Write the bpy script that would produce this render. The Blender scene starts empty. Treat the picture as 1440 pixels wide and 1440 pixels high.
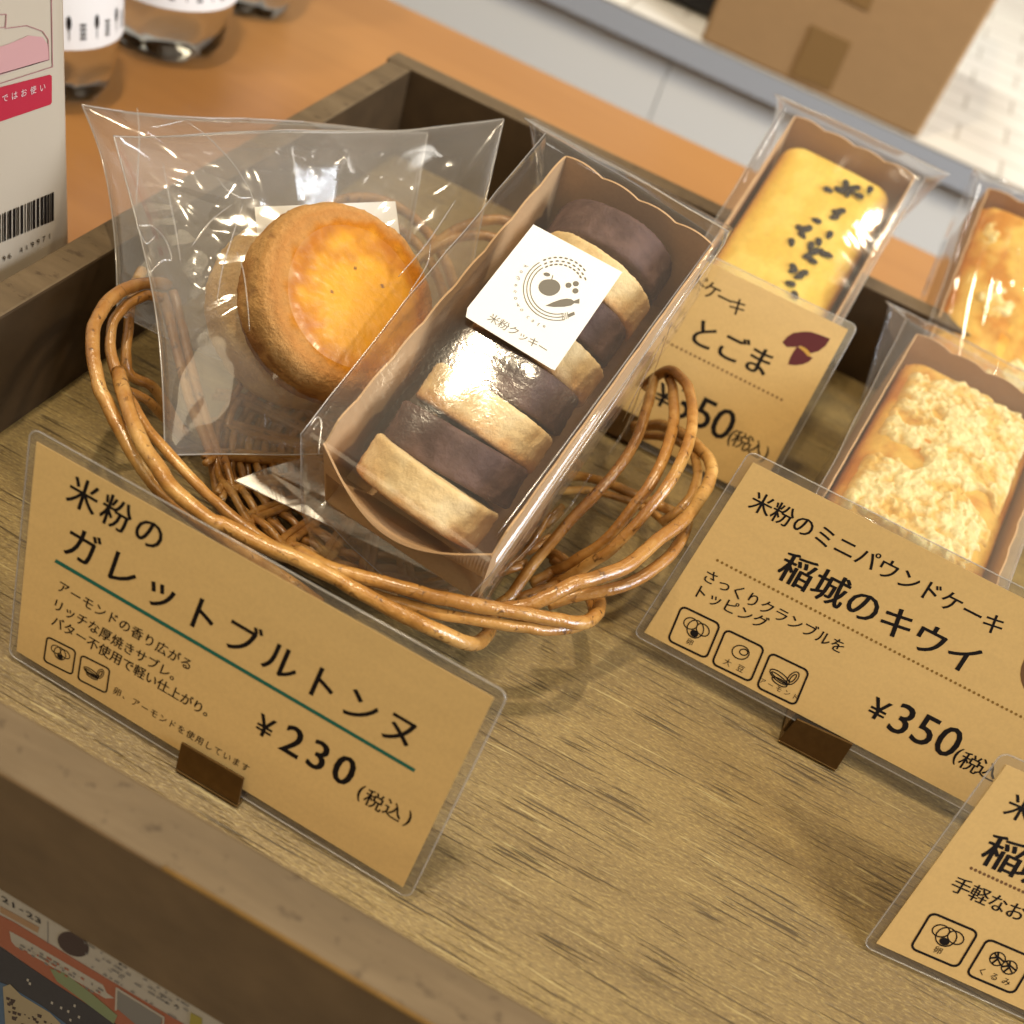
import bpy, bmesh, math, random
import numpy as np
from mathutils import Vector, Matrix, noise
random.seed(7)
SC = bpy.context.scene
COL = SC.collection
PI = math.pi

# ---------------------------------------------------------------- camera
ROW = np.array([[0.8805502481795165, 0.39100253615690594, 0.26785868877051444],
                [0.4608196136225611, -0.5741870417166711, -0.6767233739316321],
                [-0.11079956738067816, 0.7193234723290526, -0.6857821797223439]])
FPX, CX, CAMZ = 1500.0, 720.0, 0.27          # focal length and centre in photo pixels (1440 wide), lens height over the tray
CAM = np.array([0.0, 0.0, CAMZ])
cd = bpy.data.cameras.new('camera'); cam = bpy.data.objects.new('camera', cd); COL.objects.link(cam)
r_, d_, f_ = ROW
cam.matrix_world = Matrix(((r_[0], -d_[0], -f_[0], 0), (r_[1], -d_[1], -f_[1], 0), (r_[2], -d_[2], -f_[2], CAMZ), (0, 0, 0, 1)))
cd.sensor_width = 36; cd.lens = 36 * FPX / 1440; cd.clip_start = 0.01; cd.clip_end = 50
cd.dof.use_dof = True; cd.dof.focus_distance = 0.325; cd.dof.aperture_fstop = 9.5
SC.camera = cam

# ---------------------------------------------------------------- world, lamps, exposure
w = bpy.data.worlds.new('World'); SC.world = w; w.use_nodes = True
bg = w.node_tree.nodes['Background']; bg.inputs[0].default_value = (1.0, 0.84, 0.64, 1); bg.inputs[1].default_value = 0.085

def lamp(name, loc, target, size, power, color, shape='DISK', size_y=None):
    l = bpy.data.lights.new(name, 'AREA'); l.shape = shape; l.size = size
    if size_y: l.size_y = size_y
    l.energy = power; l.color = color
    o = bpy.data.objects.new(name, l); COL.objects.link(o); o.location = loc
    o.rotation_euler = (Vector(target) - Vector(loc)).to_track_quat('-Z', 'Y').to_euler()
    return o
lamp('ceiling_spot_lamp', (-0.25, 0.30, 1.40), (-0.05, 0.28, 0.03), 0.06, 9.6, (1.0, 0.82, 0.55))
lamp('ceiling_spot_lamp', (-0.62, 0.10, 1.35), (-0.05, 0.28, 0.03), 0.10, 4.5, (1.0, 0.84, 0.60))
lamp('ceiling_spot_lamp', (0.84, 0.24, 1.22), (0.06, 0.28, 0.03), 0.11, 7.6, (1.0, 0.82, 0.55))
lamp('ceiling_spot_lamp', (0.27, 0.93, 1.40), (0.05, 0.40, 0.03), 0.12, 3.0, (1.0, 0.84, 0.60))
wl = lamp('window_light', (1.9, 0.25, 0.95), (-0.1, 1.02, -0.05), 1.0, 14.0, (0.84, 0.91, 1.0), 'RECTANGLE', 0.9)
wl.data.spread = math.radians(70)
lamp('aisle_fill_light', (-0.5, 1.35, 1.6), (0.0, 1.25, 0), 0.35, 1.9, (1.0, 0.95, 0.86)).data.spread = math.radians(60)  # added fill to brighten the cabinet top, not a known lamp
lamp('front_fill_light', (-0.15, -0.75, 1.15), (0.0, 0.3, 0.02), 0.9, 5.0, (1.0, 0.82, 0.54), 'RECTANGLE', 0.7)  # added soft fill from behind the camera, lifts the price card fronts

SC.view_settings.view_transform = 'Standard'; SC.view_settings.look = 'None'
SC.view_settings.exposure = -0.02; SC.view_settings.gamma = 1.0
SC.view_settings.use_curve_mapping = False
SC.render.engine = 'CYCLES'
cy = SC.cycles
cy.use_denoising = True
cy.max_bounces = 12; cy.transparent_max_bounces = 40; cy.transmission_bounces = 10
cy.caustics_reflective = False; cy.caustics_refractive = False
cy.sample_clamp_indirect = 6.0

# ---------------------------------------------------------------- where a photo pixel lies in the place
def ray(u, v): return ROW.T @ np.array([(u - CX) / FPX, (v - CX) / FPX, 1.0])
def D(u, v, d): return CAM + ray(u, v) * d                   # at a distance along the lens axis
def Z(u, v, z):
    d = ray(u, v); return CAM + d * ((z - CAMZ) / d[2])      # on a level plane
def XP(u, v, x):
    d = ray(u, v); return CAM + d * (x / d[0])
def YP(u, v, y):
    d = ray(u, v); return CAM + d * (y / d[1])
def ON(u, v, p0, n):
    d = ray(u, v); return CAM + d * (((p0 - CAM) @ n) / (d @ n))
def unit(a):
    a = np.array(a, float); return a / np.linalg.norm(a)
def nz(x, y=0.0, z=0.0): return noise.noise(Vector((x, y, z)))
def fbm(p, o=4):
    s = 0; a = .5; q = Vector(p)
    for i in range(o): s += a * noise.noise(q); q = q * 2.03; a *= .5
    return s
def lerp(a, b, t): return a + (b - a) * t
def sstep(a, b, x):
    t = min(1, max(0, (x - a) / (b - a))); return t * t * (3 - 2 * t)
def mix3(a, b, t): return tuple(a[i] + (b[i] - a[i]) * t for i in range(3))

# ---------------------------------------------------------------- materials
def newmat(name):
    m = bpy.data.materials.new(name); m.use_nodes = True
    nt = m.node_tree; return m, nt, nt.nodes['Principled BSDF'], nt.nodes['Material Output']
def N(nt, t, **k):
    n = nt.nodes.new(t)
    for a, b in k.items(): setattr(n, a, b)
    return n
def L(nt, a, b): nt.links.new(a, b)
def texco(nt, scale=(1, 1, 1), rot=(0, 0, 0)):
    c = N(nt, 'ShaderNodeTexCoord'); m = N(nt, 'ShaderNodeMapping'); L(nt, c.outputs['Object'], m.inputs[0])
    m.inputs['Scale'].default_value = scale; m.inputs['Rotation'].default_value = rot
    return m.outputs[0]
def ntex(nt, vec, scale, detail=4, rough=.55, dist=0):
    t = N(nt, 'ShaderNodeTexNoise'); t.inputs['Scale'].default_value = scale; t.inputs['Detail'].default_value = detail
    t.inputs['Roughness'].default_value = rough; t.inputs['Distortion'].default_value = dist
    L(nt, vec, t.inputs['Vector']); return t.outputs['Fac']
def ramp(nt, fac, stops):
    r = N(nt, 'ShaderNodeValToRGB'); e = r.color_ramp.elements
    while len(e) < len(stops): e.new(.5)
    for i, (p, c) in enumerate(stops):
        e[i].position = p; e[i].color = (c[0], c[1], c[2], 1) if not isinstance(c, (int, float)) else (c, c, c, 1)
    L(nt, fac, r.inputs[0]); return r.outputs[0]
def mixc(nt, fac, a, b, mode='MIX'):
    m = N(nt, 'ShaderNodeMix', data_type='RGBA', blend_type=mode)
    for i, v in ((0, fac), (6, a), (7, b)):
        if isinstance(v, (int, float)): m.inputs[i].default_value = v
        elif isinstance(v, tuple): m.inputs[i].default_value = (*v[:3], 1)
        else: L(nt, v, m.inputs[i])
    return m.outputs[2]
def bump(nt, h, strength, dist, normal=None):
    b = N(nt, 'ShaderNodeBump'); b.inputs['Strength'].default_value = strength; b.inputs['Distance'].default_value = dist
    L(nt, h, b.inputs['Height'])
    if normal: L(nt, normal, b.inputs['Normal'])
    return b.outputs[0]
def simple(name, c, rough=.6, spec=.4, nscale=0, namt=0.15, bstr=0, metal=0, coat=0):
    m, nt, p, o = newmat(name)
    p.inputs['Roughness'].default_value = rough; p.inputs['Specular IOR Level'].default_value = spec
    p.inputs['Metallic'].default_value = metal; p.inputs['Coat Weight'].default_value = coat
    if nscale:
        v = texco(nt); f = ntex(nt, v, nscale, 5)
        L(nt, ramp(nt, f, [(.25, tuple(x * (1 - namt) for x in c)), (.75, tuple(min(1, x * (1 + namt)) for x in c))]), p.inputs['Base Color'])
        if bstr: L(nt, bump(nt, f, bstr, .001), p.inputs['Normal'])
    else: p.inputs['Base Color'].default_value = (*c, 1)
    return m

def wood_floor():
    m, nt, p, o = newmat('olive_grain_board')
    base = ntex(nt, texco(nt, (5, 60, 5)), 1.0, 6, .62, .4)
    blotch = ntex(nt, texco(nt, (4, 9, 4)), 1.6, 3, .5)
    fleck = ntex(nt, texco(nt, (480, 1500, 200)), 1.0, 3, .65)
    streak = ntex(nt, texco(nt, (40, 1150, 20)), 1.0, 2, .5, .12); glint = ntex(nt, texco(nt, (30, 620, 33)), 1.3, 2, .5, .1)
    gate = ntex(nt, texco(nt, (30, 80, 20)), 1.0, 2, .5)
    c = ramp(nt, base, [(.30, (.125, .082, .035)), (.50, (.225, .156, .063)), (.72, (.35, .255, .10))])
    c = mixc(nt, .5, c, ramp(nt, blotch, [(.3, (.132, .088, .040)), (.7, (.28, .198, .072))]))
    c = mixc(nt, ramp(nt, fleck, [(.52, 0), (.70, .5)]), c, (.46, .36, .14)); c = mixc(nt, ramp(nt, fleck, [(.32, .55), (.48, 0)]), c, (.10, .068, .032))
    sm = N(nt, 'ShaderNodeMath', operation='MULTIPLY'); L(nt, ramp(nt, streak, [(.575, 0), (.63, 1)]), sm.inputs[0]); L(nt, ramp(nt, gate, [(.40, .15), (.56, 1)]), sm.inputs[1])
    c = mixc(nt, ramp(nt, glint, [(.64, 0), (.72, .45)]), c, (.56, .47, .22))
    c = mixc(nt, sm.outputs[0], c, (.078, .052, .021))
    L(nt, c, p.inputs['Base Color'])
    L(nt, ramp(nt, fleck, [(.3, .46), (.7, .28)]), p.inputs['Roughness'])
    p.inputs['Specular IOR Level'].default_value = .5
    hh = N(nt, 'ShaderNodeMath', operation='SUBTRACT'); L(nt, fleck, hh.inputs[0]); L(nt, sm.outputs[0], hh.inputs[1])
    L(nt, bump(nt, hh.outputs[0], .6, .0004), p.inputs['Normal'])
    return m
def wood_rail():
    m, nt, p, o = newmat('worn_brown_rail')
    g = ntex(nt, texco(nt, (14, 90, 90)), 1.0, 5, .6, .3)
    g2 = ntex(nt, texco(nt, (90, 14, 90)), 1.0, 5, .6, .3)
    sp = ntex(nt, texco(nt, (170, 300, 300)), 1.0, 3, .6)
    gm = N(nt, 'ShaderNodeMath', operation='MULTIPLY'); L(nt, g, gm.inputs[0]); L(nt, g2, gm.inputs[1])
    c = ramp(nt, g, [(.3, (.098, .068, .037)), (.55, (.140, .098, .054)), (.75, (.188, .136, .078))])
    c = mixc(nt, ramp(nt, sp, [(.60, 0), (.72, .75)]), c, (.05, .03, .015))
    L(nt, c, p.inputs['Base Color']); p.inputs['Roughness'].default_value = .55; p.inputs['Specular IOR Level'].default_value = .35
    L(nt, bump(nt, sp, .25, .0005), p.inputs['Normal'])
    return m
def orange_table():
    m, nt, p, o = newmat('orange_wood_counter')
    g = ntex(nt, texco(nt, (2.5, 22, 20)), 1.0, 5, .55, .6)
    L(nt, ramp(nt, g, [(.25, (.33, .150, .045)), (.75, (.42, .205, .065))]), p.inputs['Base Color'])
    p.inputs['Roughness'].default_value = .38; p.inputs['Specular IOR Level'].default_value = .5
    return m
def kraft(name, c, dark=.88, coat=0):
    m, nt, p, o = newmat(name)
    f = ntex(nt, texco(nt), 900, 3, .6); f2 = ntex(nt, texco(nt, (60, 400, 120)), 1.0, 4, .6)
    cc = mixc(nt, .5, ramp(nt, f, [(.3, tuple(x * dark for x in c)), (.7, tuple(x * 1.06 for x in c))]), ramp(nt, f2, [(.3, tuple(x * .94 for x in c)), (.7, tuple(x * 1.05 for x in c))]))
    L(nt, cc, p.inputs['Base Color']); p.inputs['Roughness'].default_value = .75; p.inputs['Specular IOR Level'].default_value = .2
    if coat: p.inputs['Coat Weight'].default_value = coat; p.inputs['Coat Roughness'].default_value = .12
    return m
def film(name, rough=.07, haze=.06, strength=.5, refl=1.0, scale=90, hazec=(.9, .88, .86)):
    # thin clear plastic: see-through, mirror-like at a slant, faintly milky
    m, nt, p, o = newmat(name); nt.nodes.remove(p)
    t = N(nt, 'ShaderNodeBsdfTransparent'); t.inputs[0].default_value = (.985, .985, .985, 1)
    g = N(nt, 'ShaderNodeBsdfGlossy'); g.inputs['Roughness'].default_value = rough; g.inputs['Color'].default_value = (1, 1, 1, 1)
    h = N(nt, 'ShaderNodeBsdfTranslucent'); h.inputs[0].default_value = (*hazec, 1)
    h2 = N(nt, 'ShaderNodeBsdfDiffuse'); h2.inputs[0].default_value = (*hazec, 1)
    f1 = ntex(nt, texco(nt), scale, 2, .5, .8)
    nb = bump(nt, f1, strength, .0016)
    fr = N(nt, 'ShaderNodeLayerWeight'); fr.inputs['Blend'].default_value = .5; L(nt, nb, fr.inputs['Normal']); L(nt, nb, g.inputs['Normal'])
    pw = N(nt, 'ShaderNodeMath', operation='POWER'); L(nt, fr.outputs['Facing'], pw.inputs[0]); pw.inputs[1].default_value = 4.0
    k = N(nt, 'ShaderNodeMath', operation='MULTIPLY_ADD', use_clamp=True); L(nt, pw.outputs[0], k.inputs[0]); k.inputs[1].default_value = .75 * refl; k.inputs[2].default_value = .055 * refl
    hm = N(nt, 'ShaderNodeMixShader'); hm.inputs[0].default_value = .5; L(nt, h.outputs[0], hm.inputs[1]); L(nt, h2.outputs[0], hm.inputs[2])
    a = N(nt, 'ShaderNodeMixShader'); a.inputs[0].default_value = haze; L(nt, t.outputs[0], a.inputs[1]); L(nt, hm.outputs[0], a.inputs[2])
    b = N(nt, 'ShaderNodeMixShader'); L(nt, k.outputs[0], b.inputs[0]); L(nt, a.outputs[0], b.inputs[1]); L(nt, g.outputs[0], b.inputs[2])
    L(nt, b.outputs[0], o.inputs['Surface'])
    return m
def baked(name, rough=.8, spec=.25, nscale=700, bstr=.5, coat=0, sss=0, dist=.0008, c1=.35, c2=.25):
    # food: colour per vertex (crumb, crust and glaze zones), crumb bump on top
    m, nt, p, o = newmat(name)
    a = N(nt, 'ShaderNodeVertexColor', layer_name='tone')
    f = ntex(nt, texco(nt), nscale, 4, .6); f2 = ntex(nt, texco(nt), nscale * .28, 3, .6)
    c = mixc(nt, c1, a.outputs['Color'], ramp(nt, f, [(.3, .55), (.7, 1.0)]), 'MULTIPLY')
    c = mixc(nt, c2, c, ramp(nt, f2, [(.3, .6), (.65, 1.0)]), 'MULTIPLY')
    L(nt, c, p.inputs['Base Color']); p.inputs['Roughness'].default_value = rough; p.inputs['Specular IOR Level'].default_value = spec
    p.inputs['Coat Weight'].default_value = coat; p.inputs['Coat Roughness'].default_value = .18
    ad = N(nt, 'ShaderNodeMath', operation='ADD'); L(nt, f, ad.inputs[0]); L(nt, f2, ad.inputs[1])
    L(nt, bump(nt, ad.outputs[0], bstr, dist), p.inputs['Normal'])
    if sss:
        p.inputs['Subsurface Weight'].default_value = sss; p.inputs['Subsurface Radius'].default_value = (1, .5, .2); p.inputs['Subsurface Scale'].default_value = .002
    return m
def willow():
    m, nt, p, o = newmat('peeled_willow')
    f = ntex(nt, texco(nt), 45, 5, .65); sp = ntex(nt, texco(nt), 330, 3, .6, .6); big = ntex(nt, texco(nt), 16, 2)
    c = ramp(nt, f, [(.28, (.17, .066, .013)), (.48, (.42, .20, .046)), (.70, (.70, .43, .14))])
    c = mixc(nt, ramp(nt, big, [(.35, .55), (.6, 0)]), c, (.25, .10, .022))
    c = mixc(nt, ramp(nt, sp, [(.60, 0), (.70, .85)]), c, (.085, .036, .012))
    L(nt, c, p.inputs['Base Color']); p.inputs['Roughness'].default_value = .25; p.inputs['Specular IOR Level'].default_value = .8
    fib = ntex(nt, texco(nt), 900, 3, .6)
    L(nt, bump(nt, fib, .22, .0004, bump(nt, sp, .4, .0008)), p.inputs['Normal'])
    return m
def brick_white():
    m, nt, p, o = newmat('whitewashed_brick_print')
    b = N(nt, 'ShaderNodeTexBrick'); L(nt, texco(nt), b.inputs['Vector'])
    b.inputs['Scale'].default_value = 5.5; b.inputs['Mortar Size'].default_value = .012; b.inputs['Mortar Smooth'].default_value = .5
    b.inputs['Color1'].default_value = (.62, .58, .52, 1); b.inputs['Color2'].default_value = (.68, .65, .58, 1); b.inputs['Mortar'].default_value = (.40, .36, .30, 1)
    L(nt, b.outputs[0], p.inputs['Base Color']); p.inputs['Roughness'].default_value = .6
    return m

M = dict(
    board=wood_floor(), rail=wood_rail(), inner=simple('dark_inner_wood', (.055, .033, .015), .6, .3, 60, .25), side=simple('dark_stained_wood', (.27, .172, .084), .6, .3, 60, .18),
    edge=simple('golden_worn_edge', (.26, .155, .05), .5, .4, 120, .25),
    counter=orange_table(), counter_side=simple('counter_front', (.20, .11, .05), .6),
    card=kraft('kraft_card', (.585, .395, .160), .90, .6), kraft=kraft('kraft_tray_paper', (.56, .36, .19)),
    carton_brown=kraft('corrugated_card', (.37, .225, .105)),
    tape=simple('brown_parcel_tape', (.25, .145, .055), .35, .5),
    ink=simple('black_ink', (.006, .004, .004), .6, .2), green=simple('green_rule', (.012, .105, .075), .6, .2),
    gold=simple('ochre_dots', (.21, .115, .025), .6, .2), brownink=simple('brown_dots', (.14, .07, .03), .6, .2),
    greyink=simple('grey_logo_ink', (.17, .155, .13), .6, .2), maroon=simple('maroon_print', (.10, .022, .025), .6, .2),
    white=simple('white_label', (.80, .79, .77), .55, .3), clip=simple('bronze_clip', (.16, .095, .035), .30, .5, 400, .15, metal=.85),
    lam=film('laminate', .10, .13, .10, .9, 40, (.50, .46, .40)), seam=film('film_edge', .2, .30, .1, 1.6),
    film=film('clear_film', .09, .085, .35, 1.1, 40), film2=film('crinkled_film', .10, .12, .24, 1.35, 26),
    filmflat=film('stiff_film', .11, .055, .03, .9, 500), film3=film('streaky_film', .07, .045, .12, 1.1, 30), crease=film('film_crease', .16, .28, .1, 3.0),
    pale=baked('pale_shortbread', .85, .2, 900, .45, c1=.22, c2=.10), cocoa=baked('cocoa_shortbread', .7, .35, 600, .6), crust=baked('butter_biscuit', .85, .2, 760, .7, dist=.0009),
    glaze=baked('egg_wash', .42, .4, 260, .35, coat=.4), sponge=baked('pound_cake', .7, .3, 420, .35, sss=.2), smoothsponge=baked('smooth_pound_cake', .6, .3, 900, .08, sss=.3),
    crumb=baked('crumble', .75, .3, 650, .5, sss=.2), seed=simple('black_sesame', (.008, .007, .009), .6, .25),
    willow=willow(), cabinet=simple('white_cabinet', (.77, .77, .75), .5, .4), slab=simple('grey_blue_slab', (.38, .40, .44), .5),
    brick=brick_white(), wall=simple('pale_wall', (.62, .60, .56), .8), floor=simple('floor_tile', (.4, .38, .35), .7),
    pack=simple('white_pack', (.52, .45, .355), .45, .4), pink=simple('pink_print', (.56, .31, .31), .5), red=simple('crimson_band', (.43, .018, .045), .5),
    pinkline=simple('rose_line', (.36, .16, .17), .5), packtext=simple('pale_print', (.68, .55, .55), .5),
    black=simple('black_plastic', (.01, .01, .012), .4), fly=simple('flyer_paper', (.74, .66, .55), .5, .4), vermilion=simple('vermilion_print', (.60, .17, .075), .5),
    navy=simple('dark_print', (.045, .04, .05), .5), blue=simple('blue_print', (.10, .20, .36), .5), cream=simple('cream_print', (.66, .52, .30), .5), grey=simple('grey_print', (.34, .31, .28), .5),
    peach=simple('peach_print', (.62, .36, .18), .5), oval=simple('dark_brown_print', (.07, .03, .022), .5), leaf=simple('pale_green_print', (.35, .42, .20), .5), yellow=simple('yellow_print', (.55, .45, .06), .5),
    sweet=simple('sweet_potato_flesh', (.50, .28, .05), .5),
)
def water_mat():
    m, nt, p, o = newmat('clear_bottle')
    p.inputs['Transmission Weight'].default_value = 1; p.inputs['IOR'].default_value = 1.27; p.inputs['Roughness'].default_value = .05; p.inputs['Coat Weight'].default_value = .6
    p.inputs['Base Color'].default_value = (.82, .86, .88, 1); return m
M['water'] = water_mat()

# ---------------------------------------------------------------- object helpers
def mesh_obj(name, verts, faces, mat, parent=None, smooth=False, tones=None, mats=None, midx=None):
    me = bpy.data.meshes.new(name)
    me.from_pydata([tuple(map(float, v)) for v in verts], [], [tuple(f) for f in faces])
    for mm in (mats or [mat]): me.materials.append(mm)
    if midx: me.polygons.foreach_set('material_index', midx)
    if smooth: me.polygons.foreach_set('use_smooth', [True] * len(me.polygons))
    if tones is not None:
        a = me.color_attributes.new('tone', 'FLOAT_COLOR', 'POINT')
        a.data.foreach_set('color', [c for t in tones for c in (t[0], t[1], t[2], 1.0)])
    me.update()
    o = bpy.data.objects.new(name, me); COL.objects.link(o)
    if parent is not None: adopt(o, parent)
    return o
def adopt(o, parent):
    o.parent = parent
    q = parent; T = Matrix.Identity(4)
    while q is not None: T = Matrix.Translation(q.location) @ T; q = q.parent if q.type == 'EMPTY' else None
    o.matrix_parent_inverse = T.inverted() if parent.type == 'EMPTY' else Matrix.Identity(4)
def tag(o, label, cat, group=None, kind=None):
    o['label'] = label; o['category'] = cat
    if group: o['group'] = group
    if kind: o['kind'] = kind
    return o
def thing(name, label, cat, loc, group=None):
    o = bpy.data.objects.new(name, None); COL.objects.link(o); o.location = tuple(map(float, loc)); o.empty_display_size = .02
    return tag(o, label, cat, group)
class MB:
    def __init__(s): s.v = []; s.f = []
    def add(s, vs, fs):
        b = len(s.v); s.v += [np.array(q, float) for q in vs]; s.f += [tuple(i + b for i in f) for f in fs]; return s
    def box(s, lo, hi):
        x0, y0, z0 = lo; x1, y1, z1 = hi
        return s.add([(x0, y0, z0), (x1, y0, z0), (x1, y1, z0), (x0, y1, z0), (x0, y0, z1), (x1, y0, z1), (x1, y1, z1), (x0, y1, z1)],
                     [(3, 2, 1, 0), (4, 5, 6, 7), (0, 1, 5, 4), (1, 2, 6, 5), (2, 3, 7, 6), (3, 0, 4, 7)])
    def slab(s, pts, n, th):                               # a flat polygon with thickness th along n
        k = len(pts); a = [np.array(p) for p in pts]; b = [p + n * th for p in a]
        return s.add(a + b, [tuple(range(k))[::-1], tuple(range(k, 2 * k))] + [(i, (i + 1) % k, k + (i + 1) % k, k + i) for i in range(k)])
    def tube(s, pts, rad, sides=8, closed=False):
        pts = [np.array(p, float) for p in pts]; n = len(pts); vs = []; up = None
        for i, p in enumerate(pts):
            t = pts[(i + 1) % n] - pts[i - 1] if closed else pts[min(i + 1, n - 1)] - pts[max(i - 1, 0)]
            t = unit(t)
            if up is None: up = unit(np.cross(t, [.3, .2, 1]) + 1e-9)
            up = unit(up - t * (up @ t)); b = np.cross(t, up)
            r = rad[i] if hasattr(rad, '__len__') else rad
            vs += [p + (up * math.cos(2 * PI * k / sides) + b * math.sin(2 * PI * k / sides)) * r for k in range(sides)]
        fs = []
        for i in range(n if closed else n - 1):
            j = (i + 1) % n
            fs += [(i * sides + k, i * sides + (k + 1) % sides, j * sides + (k + 1) % sides, j * sides + k) for k in range(sides)]
        if not closed: fs += [tuple(range(sides))[::-1], tuple((n - 1) * sides + k for k in range(sides))]
        return s.add(vs, fs)
    def obj(s, name, mat, parent=None, smooth=False): return mesh_obj(name, s.v, s.f, mat, parent, smooth)
def bev(o, wd, seg=2):
    b = o.modifiers.new('bevel', 'BEVEL'); b.width = wd; b.segments = seg; b.limit_method = 'ANGLE'; return o
def catmull(P, per=8):
    P = [np.array(p, float) for p in P]; Q = [2 * P[0] - P[1]] + P + [2 * P[-1] - P[-2]]; out = []
    for i in range(1, len(Q) - 2):
        a, b, c, d = Q[i - 1:i + 3]
        for k in range(per):
            t = k / per
            out.append(.5 * (2 * b + (c - a) * t + (2 * a - 5 * b + 4 * c - d) * t * t + (3 * b - a - 3 * c + d) * t ** 3))
    out.append(P[-1]); return out
def grid_faces(nr, nc, wrap=False, base=0):
    f = []
    for i in range(nr - 1):
        for j in range(nc if wrap else nc - 1):
            k = (j + 1) % nc
            f.append((base + i * nc + j, base + i * nc + k, base + (i + 1) * nc + k, base + (i + 1) * nc + j))
    return f

# ================================================================ the tray and the counter
TY0, TY1, TX0, TX1, TZ = .1035, .4796, -.2005, .46, .046
RW = .014
tray = thing('display_tray', 'shallow brown wooden display tray with raised rails holding the baskets and cakes', 'tray', (.13, .29, -.018))
b = MB().box((TX0, TY0, -.0178), (TX1, TY1, 0)); b.obj('base_board', M['board'], tray)
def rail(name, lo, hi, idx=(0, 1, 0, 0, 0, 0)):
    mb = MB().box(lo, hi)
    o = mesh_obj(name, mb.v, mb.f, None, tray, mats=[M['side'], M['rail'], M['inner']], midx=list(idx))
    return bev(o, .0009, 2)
rail('front_rail', (TX0 - RW, TY0 - RW, -.0178), (TX1 + RW, TY0, TZ))
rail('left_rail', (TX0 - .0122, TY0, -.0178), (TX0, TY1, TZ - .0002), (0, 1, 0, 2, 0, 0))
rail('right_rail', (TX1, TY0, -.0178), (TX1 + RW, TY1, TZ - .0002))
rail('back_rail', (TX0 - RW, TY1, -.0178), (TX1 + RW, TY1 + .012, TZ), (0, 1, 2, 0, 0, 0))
e = MB().tube([(-.055, TY0 - RW + .0003, TZ - .0004), (TX1 + RW, TY0 - RW + .0003, TZ - .0004)], .0006, 8)
e.obj('worn_edge', M['edge'], tray, True)

counter = thing('counter', 'orange brown wooden shop counter standing under the brown display tray', 'counter', (0, .4, -.9))
bev(MB().box((-1.1, .0925, -.048), (1.0, .702, -.018)).obj('countertop', M['counter'], counter), .003)
MB().box((-1.08, .0935, -.9), (.98, .68, -.0485)).obj('front_panel', M['counter_side'], counter)

# ================================================================ background across the aisle
o = MB().box((-3, -1, -.92), (3, 3.5, -.9)).obj('floor', M['floor']); o['kind'] = 'structure'
o = MB().box((-3, 1.75, -.9), (3, 1.8, 2.0)).obj('wall', M['wall']); o['kind'] = 'structure'
cab = thing('white_cabinet', 'low white cabinet behind the counter, with grey blue edge and whitewashed brick patterned top', 'cabinet', (-.1, 1.2, -.9))
MB().box((-1.2, 1.012, -.9), (-.1732, 1.7, -.081)).obj('door_panel', M['cabinet'], cab)
MB().box((-.172, 1.012, -.9), (1.3, 1.7, -.081)).obj('door_panel', M['cabinet'], cab)
MB().box((-1.22, 1.0, -.0805), (1.32, 1.72, -.0585)).obj('edge_slab', M['slab'], cab)
MB().box((-1.22, 1.0, -.058), (1.32, 1.72, -.0565)).obj('top_sheet', M['brick'], cab)
bx = thing('cardboard_box', 'plain brown cardboard box with brown tape standing on the white cabinet', 'box', (-.047, 1.12, -.0565))
bev(MB().box((-.1535, 1.002, -.0563), (.0585, 1.25, .16)).obj('box_body', M['carton_brown'], bx), .003)
a, c = YP(1140, 35, 1.001), YP(1115, 122, 1.001)
def ypoly(pts, y): return [YP(u, v, y) for u, v in pts]
YN = np.array([0, -1., 0])
MB().slab(ypoly([(1143, 35), (1198, 60), (1168, 127), (1112, 105)], 1.0015), YN, .0006).obj('tape_strip', M['tape'], bx)
MB().slab(ypoly([(1185, -30), (1232, -10), (1222, 16), (1180, -5)], 1.0015), YN, .0006).obj('tape_strip', M['tape'], bx)
pz = Z(950, 2, -.03)
o = bev(MB().box((pz[0] - .06, pz[1] + .075, -.0563), (pz[0] + .03, pz[1] + .16, -.02)).obj('black_case', M['black']), .008, 3)
tag(o, 'small black case on the white cabinet just left of the cardboard box', 'case')

# ================================================================ white pack at the left edge
PX = -.222
pk = thing('white_pack', 'white pack with pink bottle drawing, crimson band and barcode at the left edge', 'pack', (-.26, .22, -.018))
py1 = XP(106, 200, PX)[1] 
bd = bev(MB().box((PX - .075, py1 - .14, -.0178), (PX, py1, .215)).obj('pack_body', M['pack'], pk), .007, 4)
XN = np.array([1., 0, 0])
def xpoly(pts, off=.0002): return [XP(u, v, PX + off) for u, v in pts]
def strip2(pts, wd, closed=False):                            # a flat pen line in the picture: quads
    out = []; P = [np.array(p, float) for p in pts]; n = len(P)
    for i in range(n if closed else n - 1):
        a, b = P[i], P[(i + 1) % n]; d = b - a; ln = np.hypot(*d)
        if ln < 1e-6: continue
        d = d / ln; q = np.array([-d[1], d[0]]) * wd / 2; e = d * wd * .3
        out.append([a - q - e, b - q + e, b + q + e, a + q - e])
    return out
def decal(name, polys, fn, n, mat, parent, th=.00006):
    mb = MB()
    for i, p in enumerate(polys):
        pts = [fn(u, v) + n * (.000004 * (i % 7)) for u, v in p]
        mb.add(pts, [tuple(range(len(pts)))])
    return mb.obj(name, mat, parent)
fx = lambda u, v: XP(u, v, PX + .0003)
decal('crimson_band', [[(-20, 128), (70, 105), (73, 107), (73, 144), (71, 147), (-20, 178)]], fx, XN, M['red'], pk)
decal('pink_bottle_print', [[(-20, 72), (12, 62), (40, 50), (60, 52), (67, 62), (69, 84), (-20, 112)]], fx, XN, M['pink'], pk)
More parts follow.
